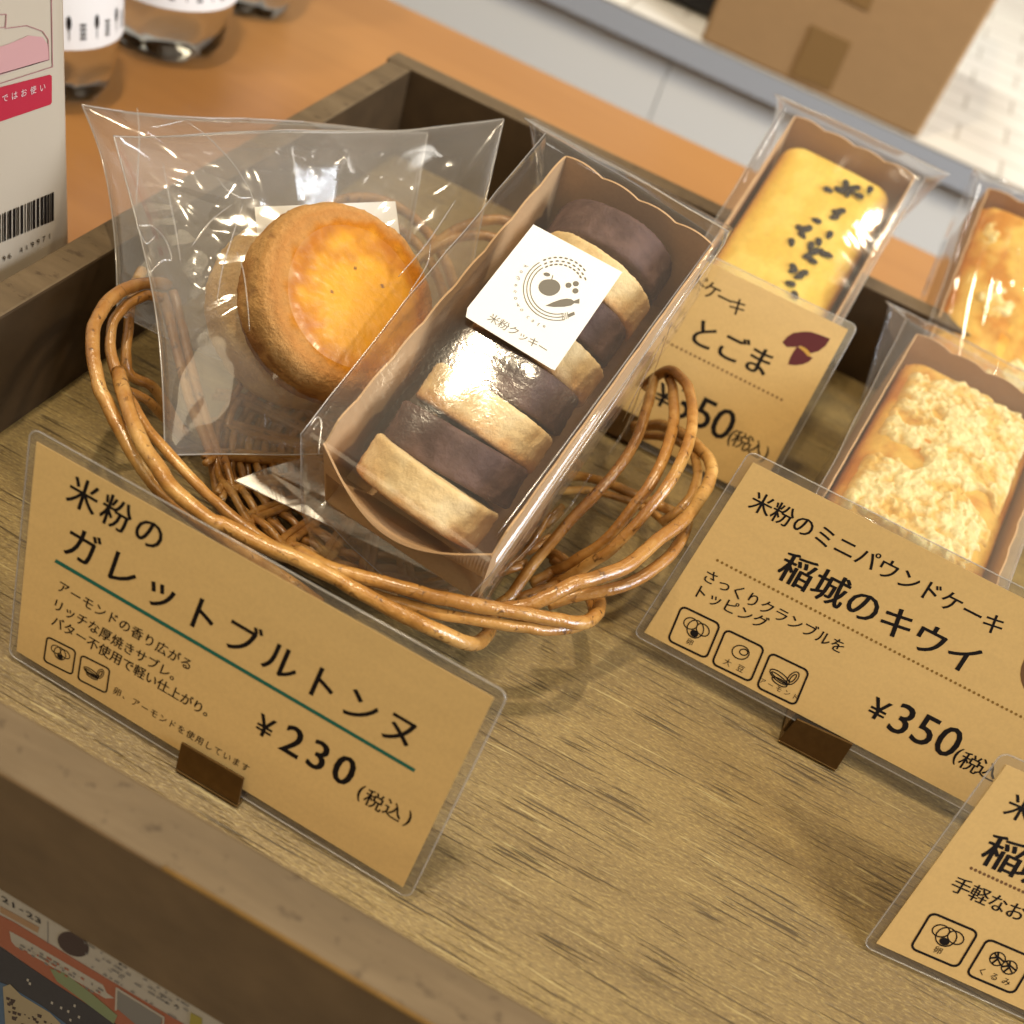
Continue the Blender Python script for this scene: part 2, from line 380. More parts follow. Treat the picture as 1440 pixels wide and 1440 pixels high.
decal('print_outline', strip2([(-20, 42), (8, 38), (9, 20), (-20, 22)], 1.2) + strip2([(8, 40), (38, 36), (60, 44), (68, 56), (69, 84), (-20, 110)], 1.2)
      + strip2([(72, -30), (74, 94), (-20, 124)], 1.2), fx, XN, M['pinkline'], pk)

def glyph_mesh(ch, offset=0.0):
    c = bpy.data.curves.new('glyph', 'FONT'); c.body = ch; c.offset = offset; c.resolution_u = 3
    o = bpy.data.objects.new('glyph', c); COL.objects.link(o)
    dg = bpy.context.evaluated_depsgraph_get(); dg.update()
    me = bpy.data.meshes.new_from_object(o.evaluated_get(dg))
    vs = np.array([v.co[:2] for v in me.vertices]).reshape(-1, 2); fs = [tuple(p.vertices) for p in me.polygons]
    bpy.data.objects.remove(o); bpy.data.curves.remove(c); bpy.data.meshes.remove(me)
    return vs, fs
GL = {}
def glyph(ch, off=0.0):
    if (ch, off) not in GL: GL[(ch, off)] = glyph_mesh(ch, off)
    return GL[(ch, off)]
WIDE = lambda ch: ord(ch) > 0x2000 and ch != '¥'
SCL = {}
def em_unit():
    v, f = glyph('国'); return (v[:, 1].max() - v[:, 1].min()) / .92
EM = em_unit()
def letters(name, text, c0, c1, em, fn, ex, ey, n, mat, parent, off=.0, sx=1.0, rise=0.0):
    # every character centred on the line from c0 to c1 (photo pixels); em is its size in photo pixels
    mb = MB(); k = len(text)
    for i, ch in enumerate(text):
        if ch in ' 　': continue
        t = i / (k - 1) if k > 1 else 0
        px = (lerp(c0[0], c1[0], t), lerp(c0[1], c1[1], t)); P = fn(*px)
        depth = (ROW @ (P - CAM))[2]; s = em * depth / FPX / EM
        v, f = glyph(ch)
        if not len(v): continue
        if WIDE(ch):
            w0, w1 = glyph('国')[0][:, 0].min(), glyph('国')[0][:, 0].max(); h0, h1 = glyph('国')[0][:, 1].min(), glyph('国')[0][:, 1].max()
            cxx, cyy = (w0 + w1) / 2, (h0 + h1) / 2
            if ch in '、。': cyy -= .05
        else: cxx, cyy = (v[:, 0].min() + v[:, 0].max()) / 2, (v[:, 1].min() + v[:, 1].max()) / 2
        for j, (bx, by) in enumerate([(0, 0)] if not off else [(-off, -off * .3), (0, 0), (off, off * .3), (off * .5, -off * .3)]):
            mb.add([P + ex * ((q[0] - cxx + bx * EM) * s * sx) + ey * ((q[1] - cyy + by * EM) * s) + n * (rise + .000002 * (i % 5) + .000003 * j) for q in v], f)
    return mb.obj(name, mat, parent)
EY, EZ = np.array([0, 1., 0]), np.array([0, 0, 1.])
letters('band_lettering', '外ではお使い', (-6, 142), (60, 123), 12, lambda u, v: XP(u, v, PX + .0005), EY, EZ, XN, M['packtext'], pk)
bars = []; u = -12
rnd = random.Random(3)
while u < 74:
    wd = rnd.choice([1.2, 1.2, 2.2, 3.2]); y = 302 - u * .42
    bars.append([(u, y), (u + wd, y - wd * .55), (u + wd, y + 40 - wd * .5), (u, y + 40)]); u += wd + rnd.choice([1.2, 1.5, 2.4])
decal('barcode', bars, fx, XN, M['ink'], pk)
letters('barcode_digits', '96 419971', (6, 364), (70, 332), 12, lambda u, v: XP(u, v, PX + .0005), EY, EZ, XN, M['ink'], pk)

# ================================================================ water bottles
def bottle(px, rad, label, lab_h, seed):
    p = Z(px[0], px[1], -.018); d = unit([p[0], p[1], 0]); c = p + d * rad * .72
    t = thing('water_bottle', label, 'bottle', (c[0], c[1], -.018), 'clear water bottles on the counter')
    prof = [(.62, 0), (.74, .0015), (.86, .008), (.95, .020), (1.0, .034), (1.0, .10), (.97, .14), (.99, .16), (.9, .18), (.5, .205), (.42, .21), (.42, .235)]
    K = 60; vs = []; 
    for r, h in prof:
        for k in range(K):
            th = 2 * PI * k / K; f = 1 - .16 * sstep(.036, .002, h) * (.5 + .5 * math.cos(5 * th + seed)) ** 2
            vs.append((c[0] + r * rad * f * math.cos(th), c[1] + r * rad * f * math.sin(th), -.0178 + h))
    fs = grid_faces(len(prof), K, True) + [tuple(range(K))[::-1], tuple((len(prof) - 1) * K + k for k in range(K))]
    mesh_obj('bottle_body', vs, fs, M['water'], t, True)
    vs = [(c[0] + (rad + .0006) * math.cos(2 * PI * k / K), c[1] + (rad + .0006) * math.sin(2 * PI * k / K), -.0178 + z) for z in (lab_h, lab_h + .055) for k in range(K)]
    lb = mesh_obj('paper_label', vs, grid_faces(2, K, True), M['white'], t, True)
    mb = MB(); rn = random.Random(seed)                        # row of little buildings and trees printed along the lower label edge
    a0 = math.atan2(-c[1], -c[0])
    def pt(a, z): return (c[0] + (rad + .0009) * math.cos(a), c[1] + (rad + .0009) * math.sin(a), -.0178 + lab_h + z)
    for i in range(-7, 8):
        a = a0 + i * .2
        if i % 2 == 0:
            for gx in range(4):
                for gz in range(4): mb.add([pt(a + gx * .022, .005 + gz * .0021), pt(a + gx * .022 + .017, .005 + gz * .0021), pt(a + gx * .022 + .017, .0064 + gz * .0021), pt(a + gx * .022, .0064 + gz * .0021)], [(0, 1, 2, 3)])
        else:
            cc = [pt(a + .05 + .035 * math.cos(q * PI / 5), .013 + .0035 * math.sin(q * PI / 5)) for q in range(10)]
            mb.add(cc, [tuple(range(10))]); mb.add([pt(a + .044, .005), pt(a + .056, .005), pt(a + .056, .011), pt(a + .044, .011)], [(0, 1, 2, 3)])
    mb.obj('label_print', M['ink'], t)
bottle((233, 88), .036, 'middle one of three clear water bottles on the counter', .034, 1)
bottle((72, 150), .034, 'clear water bottle half hidden behind the white pack', .034, 2)
bottle((350, 27), .030, 'farthest clear water bottle, cut off by the top of the photo', .034, 4)

# ================================================================ printed flyer below the tray
FY = .0905
fl = thing('printed_flyer', 'colourful printed flyer with orange band stuck on the counter front below the tray', 'flyer', (-.08, FY, -.06))
ff = lambda u, v: YP(u, v, FY - .0002)
tl, tr = YP(-60, 1218, FY), YP(420, 1514, FY)
MB().slab([np.array([-.14, FY, -.0186]), np.array([.0, FY, -.0186]), np.array([.0, FY, -.12]), np.array([-.14, FY, -.12])], YN, .00015).obj('paper_sheet', M['fly'], fl)
off = lambda k: (lambda u, v: YP(u, v, FY - .0002 - .00005 * k))
decal('orange_band', [[(-30, 1272), (20, 1297), (120, 1358), (200, 1406), (262, 1442), (300, 1470), (150, 1440), (60, 1372), (0, 1330), (-30, 1312)]], off(1), YN, M['vermilion'], fl)
decal('white_callout', [[(13, 1309), (30, 1318), (145, 1385), (150, 1396), (161, 1404), (148, 1404), (60, 1352), (22, 1331), (16, 1324)]], off(2), YN, M['fly'], fl)
decal('dark_picture', [[(-30, 1310), (20, 1345), (80, 1385), (150, 1430), (190, 1460), (60, 1460), (-30, 1380)]], off(2), YN, M['navy'], fl)
decal('blue_border', [[(-30, 1370), (10, 1385), (60, 1415), (100, 1445), (-30, 1480)]], off(3), YN, M['blue'], fl)
decal('cream_panel', [[(4, 1388), (14, 1384), (30, 1400), (70, 1424), (92, 1446), (8, 1450)]], off(4), YN, M['cream'], fl)
decal('brown_emblem', [[(103 + 24 * math.cos(q * PI / 10) * .86 - 8 * math.sin(q * PI / 10), 1328 + 13 * math.sin(q * PI / 10) + 12 * math.cos(q * PI / 10)) for q in range(20)]], off(1), YN, M['oval'], fl)
decal('peach_bar', [[(0, 1274), (55, 1304), (53, 1312), (0, 1283)]], off(1), YN, M['peach'], fl)
decal('yellow_patch', [[(268, 1424), (284, 1432), (284, 1450), (266, 1446)]], off(2), YN, M['yellow'], fl)
decal('green_foliage_print', [[(70, 1362), (90, 1368), (130, 1398), (165, 1428), (160, 1440), (120, 1410), (80, 1380)]], off(3), YN, M['leaf'], fl)
letters('date_lettering', '21-23', (7, 1266), (53, 1294), 25, off(2), XN, EZ, YN, M['ink'], fl, .008)
letters('small_lettering', 'VR', (155, 1366), (170, 1375), 14, off(2), XN, EZ, YN, M['grey'], fl)
letters('small_lettering', 'PA', (229, 1402), (248, 1415), 14, off(2), XN, EZ, YN, M['ink'], fl)
letters('callout_lettering', 'ここだけの', (48, 1340), (88, 1362), 10, off(3), XN, EZ, YN, M['grey'], fl)
decal('column_rule', strip2([(67, 1296), (67, 1326)], 1.2), off(2), YN, M['grey'], fl)
decal('pale_specks', [[(x, y), (x + 3, y + 1), (x + 2, y + 5), (x - 1, y + 3)] for x, y in ((38, 1376), (41, 1381), (72, 1408), (85, 1415), (95, 1420), (104, 1412), (98, 1432), (110, 1428))], off(4), YN, M['fly'], fl)

rf = random.Random(5); marks = []; red = []; dk = []
for k in range(60):                                            # fine print: rows of tiny marks
    u = rf.uniform(118, 262); v = 1330 + (u - 118) * .617 + rf.choice([-6, 1, 8, 22]); l_ = rf.uniform(2, 7)
    marks.append([(u, v), (u + l_, v + l_ * .6), (u + l_, v + l_ * .6 + 2), (u, v + 2)])
for k in range(46):
    u = rf.uniform(24, 142); v = 1316 + (u - 24) * .60 + rf.choice([4, 9, 14]); l_ = rf.uniform(2, 6)
    (red if k % 3 == 0 else marks).append([(u, v), (u + l_, v + l_ * .6), (u + l_, v + l_ * .6 + 2.4), (u, v + 2.4)])
for k in range(34):
    u = rf.uniform(8, 86); v = 1392 + u * .58 + rf.uniform(2, 30); l_ = rf.uniform(2, 7)
    dk.append([(u, v), (u + l_, v + l_ * .3), (u + l_ * .8, v + l_), (u, v + l_ * .7)])
decal('fine_print', marks, off(5), YN, M['grey'], fl)
decal('red_print', red, off(5), YN, M['vermilion'], fl)
decal('small_picture_marks', dk, off(5), YN, M['oval'], fl)
decal('pale_picture', [[(165, 1392), (196, 1412), (228, 1432), (225, 1450), (190, 1440), (164, 1418)]], off(3), YN, M['grey'], fl)
decal('pale_picture_frame', strip2([(164, 1390), (230, 1431), (228, 1462)], 3) + strip2([(164, 1390), (163, 1420)], 3), off(4), YN, M['fly'], fl)

# ================================================================ price cards
class Card:
    """a laminated kraft price card leaning in a bronze clip"""
    def __init__(s, label, BL, BR, TL, TR, tilt, clip, zb=.004, width=None, group='laminated kraft price cards', name='price_card'):
        bl, br = Z(*BL, zb), Z(*BR, zb); s.x = unit(br - bl); h = np.cross([0, 0, 1.], s.x)
        s.y = math.cos(tilt) * h + math.sin(tilt) * np.array([0, 0, 1.]); s.n = np.cross(s.x, s.y); s.p = bl
        tl = ON(*TL, bl, s.n)
        if width: br = bl + s.x * width
        tr = ON(*TR, bl, s.n) if TR else tl + s.x * width
        c = (bl + br + tl + tr) / 4; s.root = thing(name, label, 'price card', (c[0], c[1], 0), group)
        MB().slab([p + s.n * .0002 for p in (bl, br, tr, tl)], -s.n, .00022).obj('paper', M['card'], s.root)
        mg = .0027; q = [bl, br, tr, tl]; cc = (bl + br + tr + tl) / 4
        E = []
        sg = [(-1, -1), (1, -1), (1, 1), (-1, 1)]
        for (a, b_), v in zip(sg, q):
            k = v + s.x * a * mg + s.y * b_ * mg; r = .0026
            o = k - s.x * a * r - s.y * b_ * r; a0 = math.atan2(b_, a) - PI / 4
            E += [o + r * (s.x * math.cos(a0 + t * PI / 10) + s.y * math.sin(a0 + t * PI / 10)) for t in range(6)]
        MB().slab([p - s.n * .00055 for p in E], s.n, .0005).obj('laminate_sleeve', M['lam'], s.root); MB().tube([p - s.n * .0003 for p in E], .00028, 5, True).obj('sleeve_edge', M['seam'], s.root, True)
        s.q = q; s.clip(clip) if clip else None
        s.f = lambda u, v: ON(u, v, s.p + s.n * .00026, s.n)
    def clip(s, C):
        TLc, TRc, BRc, BLc = [ON(*p, s.p + s.n * .0016, s.n) for p in C]
        if BLc[2] < .0004 or BRc[2] < .0004: print('clip under floor', s.root.name, BLc[2], BRc[2])
        mb = MB().slab([BLc, BRc, TRc, TLc], s.n, .0009)
        lo = (BLc + BRc) / 2; wv = (BRc - BLc)
        back = [BLc - s.n * .0032, BRc - s.n * .0032, TRc - s.n * .0032 + s.y * .004, TLc - s.n * .0032 + s.y * .004]
        mb.slab(back, -s.n, .0008)
        g = lambda p, dy: np.array([p[0], p[1] + dy, .0004])
        mb.slab([g(BLc, -.001), g(BRc, -.001), g(BRc, .024), g(BLc, .024)], np.array([0, 0, 1.]), .0008)
        o = mb.obj('clip_stand', M['clip'], s.root); bev(o, .00035, 2)
    def text(s, t, c0, c1, em, mat='ink', off=.016, sx=1.0, name='lettering'):
        return letters(name, t, c0, c1, em, s.f, s.x, s.y, s.n, M[mat], s.root, off, sx)
    def draw(s, polys, mat, name): return decal(name, polys, s.f, s.n, M[mat], s.root)
    def dots(s, a, b, n, r, mat='gold'):
        P = []
        for i in range(n):
            x, y = lerp(a[0], b[0], i / (n - 1)), lerp(a[1], b[1], i / (n - 1))
            P.append([(x + r * math.cos(k * PI / 4), y + r * math.sin(k * PI / 4)) for k in range(8)])
        s.draw(P, mat, 'dotted_line')
    def icon(s, c, ax, ay, wd, kind, cap=None, capem=10):
        # ax, ay: half-width and half-height arms of the icon box in photo pixels
        ax, ay, c = np.array(ax, float), np.array(ay, float), np.array(c, float)
        m = lambda x, y: tuple(c + ax * x + ay * y)
        pts = []
        for sx_, sy_ in ((1, 1), (-1, 1), (-1, -1), (1, -1)):
            a0 = math.atan2(sy_, sx_) - PI / 4; r = .26
            pts += [m(sx_ * (1 - r) + r * math.cos(a0 + k * PI / 8), sy_ * (1 - r) + r * math.sin(a0 + k * PI / 8)) for k in range(5)]
        polys = strip2(pts, wd, True)
        def ell(cx_, cy_, rx, ry, rot=0, w_=wd * .55, fill=False):
            e = [(cx_ + rx * math.cos(k * PI / 8) * math.cos(rot) - ry * math.sin(k * PI / 8) * math.sin(rot), cy_ + rx * math.cos(k * PI / 8) * math.sin(rot) + ry * math.sin(k * PI / 8) * math.cos(rot)) for k in range(16)]
            e = [m(*q) for q in e]; return [e] if fill else strip2(e, w_, True)
        if kind == 'egg':
            polys += ell(.0, .18, .40, .48) + ell(-.30, .35, .34, .30, .5) + ell(.34, .32, .34, .30, -.5) + ell(.03, -.06, .20, .19, 0, fill=True)
        elif kind == 'soy':
            polys += ell(.05, .22, .42, .36, .5) + ell(.18, .30, .2, .16, .5)
        elif kind == 'almond':
            polys += ell(-.18, .02, .55, .24, -.25) + ell(-.18, -.02, .45, .10, -.25) + ell(.42, .28, .20, .42, -.3) + ell(.42, .28, .09, .26, -.3) + ell(-.1, -.22, .4, .16, -.1)
        elif kind == 'nut':
            for q in ((-.25, .28), (.32, .12)):
                polys += ell(q[0], q[1], .30, .34) + strip2([m(q[0] - .26, q[1] - .1), m(q[0], q[1] + .1), m(q[0] + .26, q[1])], wd * .8) + strip2([m(q[0] - .1, q[1] - .3), m(q[0], q[1]), m(q[0] - .1, q[1] + .3)], wd * .8) + strip2([m(q[0] - .2, q[1] + .2), m(q[0] + .22, q[1] - .2)], wd * .7)
        s.draw(polys, 'ink', 'allergen_icon')
        if cap:
            k = .17 * len(cap) if len(cap) > 1 else 0
            s.text(cap, m(-k, -.58), m(k, -.58), capem, 'ink', .004, name='icon_lettering')

c1 = Card('price card reading 230 yen with a green rule, standing before the wicker basket', (24, 915), (567, 1247), (52, 621), (695, 981), math.radians(66),
          [(257, 1042), (345, 1093), (337, 1130), (249, 1078)])
c1.text('米粉の', (117, 697), (210, 750), 49, off=.016)
c1.text('ガレットブルトンヌ', (115, 769), (563, 1027), 56, off=.016)
c1.draw(strip2([(79, 789), (582, 1083)], 5), 'green', 'green_rule')
c1.text('アーモンドの香り広がる', (89, 827), (262, 933), 19)
c1.text('リッチな厚焼きサブレ。', (82, 852), (248, 953), 19)
c1.text('バター不使用で軽い仕上がり。', (81, 876), (295, 1004), 19)
c1.icon((84, 922), (20, 10), (2.5, -17), 2.2, 'egg'); c1.icon((132, 948), (20, 10), (2.5, -17), 2.2, 'almond')
c1.text('卵、アーモンドを使用しています', (165, 973), (345, 1079), 13, off=.002)
c1.text('¥', (373, 1022), (373, 1022), 44, off=.018); 
c1.text('230', (412, 1042), (484, 1083), 64, off=.018, sx=1.02)
c1.text('(', (507, 1115), (507, 1115), 29, off=.01); c1.text('税込', (526, 1126), (553, 1140), 29, off=.012); c1.text(')', (574, 1152), (574, 1152), 29, off=.01)

c2 = Card('price card reading 350 yen with kiwi name, in front of the crumble cake', (906, 889), (1356, 1127), (1059, 650), None, math.radians(64),
          [(1121, 1009), (1200, 1045), (1176, 1081), (1095, 1039)], width=.130, zb=.0095)
c2.text('米粉のミニパウンドケーキ', (1071, 709), (1397, 878), 31, off=.014)
c2.text('稲城のキウイ', (1121, 804), (1354, 925), 48, off=.022)
c2.dots((1009, 788), (1475, 1028), 72, 2.1)
c2.text('さっくりクランブルを', (999, 812), (1178, 908), 21)
c2.text('トッピング', (985, 833), (1069, 874), 21)
c2.icon((976, 889), (27, 13), (10, -24), 3.0, 'egg', '卵', 10); c2.icon((1038, 922), (27, 13), (10, -24), 3.0, 'soy', '大豆', 11); c2.icon((1101, 955), (27, 13), (10, -24), 3.0, 'almond', 'アーモンド', 9)
c2.text('¥', (1236, 998), (1236, 998), 42); c2.text('350', (1269, 1012), (1334, 1043), 64, off=.008, sx=1.02)
c2.text('(', (1346, 1063), (1346, 1063), 28, off=.01); c2.text('税込', (1364, 1073), (1389, 1084), 28, off=.012); c2.text(')', (1407, 1093), (1407, 1093), 28, off=.01)
c2.draw([[(1462 + 27 * math.cos(k * PI / 10), 948 + 34 * math.sin(k * PI / 10)) for k in range(20)]], 'brownink', 'kiwi_print')

c3 = Card('price card with purple sweet potato drawing, partly behind the basket loops', (1005, 670), (1063, 700), (1194, 464), (1194, 464), math.radians(60), None, name='price_card') if False else None
class Card3(Card): pass
def make_c3():
    br = Z(1063, 700, .004); bl_px = (1005, 670)
    x = np.array([1., 0, 0]); y = np.array([0, math.cos(1.05), math.sin(1.05)]); n = np.cross(x, y)
    top = ON(1194, 464, br, n); h = (top - br) @ y
    s = Card.__new__(Card); s.x, s.y, s.n = x, y, n; s.p = br
    tr = br + y * h; W_ = .13; bl, tl = br - x * W_, tr - x * W_
    s.root = thing('price_card', 'price card with sweet potato drawing behind the right loops of the basket', 'price card', (br[0] - .06, br[1] + .02, 0), 'laminated kraft price cards')
    MB().slab([p + n * .0002 for p in (bl, br, tr, tl)], -n, .00022).obj('paper', M['card'], s.root)
    mg, r = .0027, .0026; E = []
    for (a, b_), v in zip([(-1, -1), (1, -1), (1, 1), (-1, 1)], [bl, br, tr, tl]):
        k = v + x * a * mg + y * b_ * mg; o = k - x * a * r - y * b_ * r; a0 = math.atan2(b_, a) - PI / 4
        E += [o + r * (x * math.cos(a0 + t * PI / 10) + y * math.sin(a0 + t * PI / 10)) for t in range(6)]
    MB().slab([p - n * .00055 for p in E], n, .0005).obj('laminate_sleeve', M['lam'], s.root); MB().tube([p - n * .0003 for p in E], .00028, 5, True).obj('sleeve_edge', M['seam'], s.root, True)
    s.f = lambda u, v: ON(u, v, s.p + s.n * .00026, s.n)
    c = bl + x * .06
    mb = MB().slab([c + n * .0016 - y * .003, c + x * .018 + n * .0016 - y * .003, c + x * .018 + n * .0016 + y * .008, c + n * .0016 + y * .008], n, .0009)
    mb.slab([c - n * .0032 - y * .003, c + x * .018 - n * .0032 - y * .003, c + x * .018 - n * .0032 + y * .012, c - n * .0032 + y * .012], -n, .0008)
    mb.box((c[0], c[1] - .002, .0003), (c[0] + .018, c[1] + .024, .0011)); mb.obj('clip_stand', M['clip'], s.root)
    return s
c3 = make_c3()
c3.text('パウンドケーキ', (929, 364), (1037, 432), 25, off=.014)
c3.text('とごま', (990, 471), (1067, 508), 41, off=.022)
c3.dots((920, 472), (1099, 562), 29, 1.9, 'brownink')
P3 = lambda L_: [(880 + a / 4, 380 + b_ / 4) for a, b_ in L_]
c3.draw([P3([(880, 405), (910, 372), (945, 352), (1000, 345), (1040, 346), (1090, 362), (1150, 385), (1125, 425), (1085, 455), (1040, 468), (1020, 445), (985, 425), (960, 432), (905, 432)]),
         P3([(965, 428), (1000, 455), (1020, 480), (1052, 492), (1030, 515), (995, 530), (950, 535), (912, 530), (925, 490), (945, 455)])], 'maroon', 'sweet_potato_print')
c3.draw([P3([(1008 + 38 * math.cos(k * PI / 8) * .75 - 12 * math.sin(k * PI / 8), 458 + 38 * math.cos(k * PI / 8) * .72 + 14 * math.sin(k * PI / 8)) for k in range(16)])], 'sweet', 'potato_flesh_print')
c3.text('¥', (934, 557), (934, 557), 42); c3.text('350', (962, 568), (1017, 596), 60, off=.008, sx=1.05)
c3.text('(', (1028, 615), (1028, 615), 26, off=.01); c3.text('税込', (1042, 620), (1061, 630), 25, off=.012); c3.text(')', (1076, 640), (1076, 640), 26, off=.01)

c4 = Card('price card in the lower right corner, cut off by the photo edge', (1232, 1326), (1440, 1420), (1415, 1075), None, math.radians(60), None, width=.130)
c4.text('米粉のミニ', (1436, 1138), (1580, 1205), 40, off=.014)
c4.text('稲城の', (1412, 1203), (1510, 1248), 55, off=.022)
c4.dots((1366, 1221), (1500, 1282), 23, 2.4, 'brownink')
c4.text('手軽なおやつ', (1352, 1247), (1480, 1306), 27)
c4.icon((1328, 1322), (33, 14), (15, -25), 3.4, 'egg', '卵', 12); c4.icon((1407, 1359), (33, 14), (15, -25), 3.4, 'nut', 'くるみ', 12)
bx_ = [ON(*p, c4.p + c4.n * .0016, c4.n) for p in ((1470, 1440), (1560, 1480), (1535, 1520), (1445, 1478))]
MB().slab([bx_[3], bx_[2], bx_[1], bx_[0]], c4.n, .0009).obj('clip_stand', M['clip'], c4.root)

# ================================================================ wicker basket
bk = thing('wicker_basket', 'round openwork wicker basket of brown willow loops holding the biscuit bags', 'basket', (-.084, .27, 0))
RODS = [
 ([(235,400,.044),(212,398,.049),(188,402,.053),(158,418,.055),(137,447,.055),(130,485,.053),(137,535,.05),(152,570,.047),(178,622,.043),(202,660,.04),(231,695,.037),(300,748,.03),(380,800,.024),(450,850,.018)],.0023),
 ([(167,523,.046),(175,558,.049),(193,608,.048),(219,654,.047),(251,695,.046),(295,730,.045),(319,740,.044),(373,768,.043),(417,786,.043),(460,807,.042),(507,833,.041),(561,862,.039),(615,887,.036),(662,905,.03),(684,894,.022),(690,870,.014),(670,840,.008)],.0025),
 ([(183,561,.045),(207,602,.044),(237,637,.043),(266,669,.041),(295,698,.038),(324,724,.034),(380,765,.028),(440,800,.024)],.0018),
 ([(225,418,.046),(207,416,.049),(180,427,.050),(161,450,.049),(155,477,.047),(161,517,.044),(172,545,.041),(185,575,.038)],.0019),
 ([(200,380,.043),(186,415,.042),(181,460,.039),(177,500,.035),(183,527,.03),(216,545,.024),(240,582,.014),(262,612,.008)],.0020),
 ([(168,545,.033),(205,562,.027),(232,588,.017),(255,615,.008)],.0018),
 ([(417,775,.036),(460,797,.039),(507,811,.041),(561,825,.042),(615,840,.042),(669,851,.041),(720,860,.04),(778,871,.038),(819,876,.036),(840,862,.032),(842,844,.026),(831,830,.02),(816,810,.014),(793,789,.009),(772,776,.006)],.0024),
 ([(480,810,.033),(525,836,.036),(597,858,.037),(669,872,.037),(720,880,.036),(764,885,.035),(807,882,.033),(832,868,.029),(833,850,.024),(820,830,.018),(800,806,.012),(778,788,.007)],.0020),
 ([(700,858,.034),(737,853,.037),(764,842,.04),(807,821,.043),(836,813,.044),(883,795,.045),(924,760,.046),(962,731,.046),(988,696,.046),(1000,667,.045),(997,646,.043),(982,629,.04),(971,618,.037),(948,604,.03),(925,598,.024),(890,600,.018)],.0025),
 ([(770,850,.03),(807,839,.034),(866,827,.037),(910,807,.038),(947,775,.039),(965,742,.039),(968,722,.036)],.0022),
 ([(930,735,.03),(955,718,.036),(973,695,.039),(981,667,.039),(977,643,.038),(966,628,.034),(940,616,.028),(900,612,.02)],.0019),
 ([(770,808,.008),(790,798,.014),(807,789,.019),(851,760,.03),(895,707,.043),(924,664,.05),(944,611,.054),(948,567,.053),(944,538,.05),(936,522,.045)],.0022),
 ([(775,822,.008),(795,813,.014),(816,801,.02),(860,772,.032),(907,722,.045),(942,678,.052),(965,632,.056),(974,591,.058),(971,556,.057),(959,532,.055),(942,521,.052),(922,530,.046),(905,545,.04)],.0022),
 ([(690,855,.007),(705,848,.008),(722,833,.01),(749,795,.016),(793,742,.027),(837,696,.036),(872,655,.042),(895,617,.046),(909,576,.049),(915,553,.049),(921,533,.046)],.0021),
 ([(780,668,.005),(815,670,.008),(850,678,.011),(895,697,.013),(930,712,.014),(962,728,.016)],.0021),
 ([(780,690,.005),(831,690,.009),(883,704,.012),(915,720,.012),(940,738,.014)],.0017),
 ([(746,820,.008),(776,806,.011)],.0021), ([(726,843,.008),(784,822,.012)],.0021),
 ([(228,415,.044),(238,445,.040),(247,485,.034),(268,564,.022),(296,637,.012),(308,700,.005)],.0020),
 ([(243,410,.044),(253,445,.040),(262,485,.034),(282,564,.022),(306,637,.012),(318,690,.005)],.0018),
]
def rod(pts, rad, seed, straight=False):
    P = [Z(*p) for p in pts] if not straight else pts
    Q = catmull(P, 7) if len(P) > 2 else [lerp(P[0], P[1], t) for t in np.linspace(0, 1, 5)]
    Q = [q + np.array([nz(i * .21, seed, 1), nz(i * .21, seed, 2), nz(i * .21, seed, 3)]) * .0003 for i, q in enumerate(Q)]
    R = [rad * (1 + .13 * nz(i * .16, seed * 3.1) + .05 * nz(i * .8, seed)) for i in range(len(Q))]
    MB().tube(Q, R, 10).obj('willow_rod', M['willow'], bk, True)
for i, (p, r) in enumerate(RODS): rod(p, r * .90, i)
BC = np.array([-.089, .266, 0])
def pol(a, r, z): return BC + np.array([r * math.cos(a), r * math.sin(a), z])
for i, (a0, a1, pk_, zz) in enumerate([(1.05, 2.2, .096, .055), (1.6, 2.9, .094, .05), (1.1, 2.25, .090, .049), (1.65, 2.85, .088, .045)]):
    pts = []                                                  # loops of the far side, behind the bags
    for k in range(13):
        t = k / 12; s_ = math.sin(PI * t) ** .7
        pts.append(pol(lerp(a0, a1, t), .056 + (pk_ - .056) * s_, .008 + zz * s_))
    rod(pts, .0020, 40 + i, True)
NS = 24; wv = MB()
for k in range(NS):                                           # radiating stakes, turned up at the edge
    a = 2 * PI * k / NS + .1
    for da in (-.024, .024):
        wv.tube([pol(a + da * 3, .012, .0075), pol(a + da * 1.5, .03, .008), pol(a + da, .053, .0092), pol(a + da + .05, .0605, .0115), pol(a + da + .14, .064, .015)], [.0015, .0016, .0016, .0015, .0012], 7)
for i in range(19):
    rr = .010 + i * .00275; zc = .0068 if i < 16 else .0075 + (i - 15) * .0016
    wv.tube([pol(2 * PI * k / (NS * 6), rr + .0003 * nz(k * .3, i), zc + .0021 * math.cos(NS / 2 * 2 * PI * k / (NS * 6) + (i % 2) * PI + .1)) for k in range(NS * 6)], .00135, 6, True)
wv.obj('woven_base', M['willow'], bk, True)

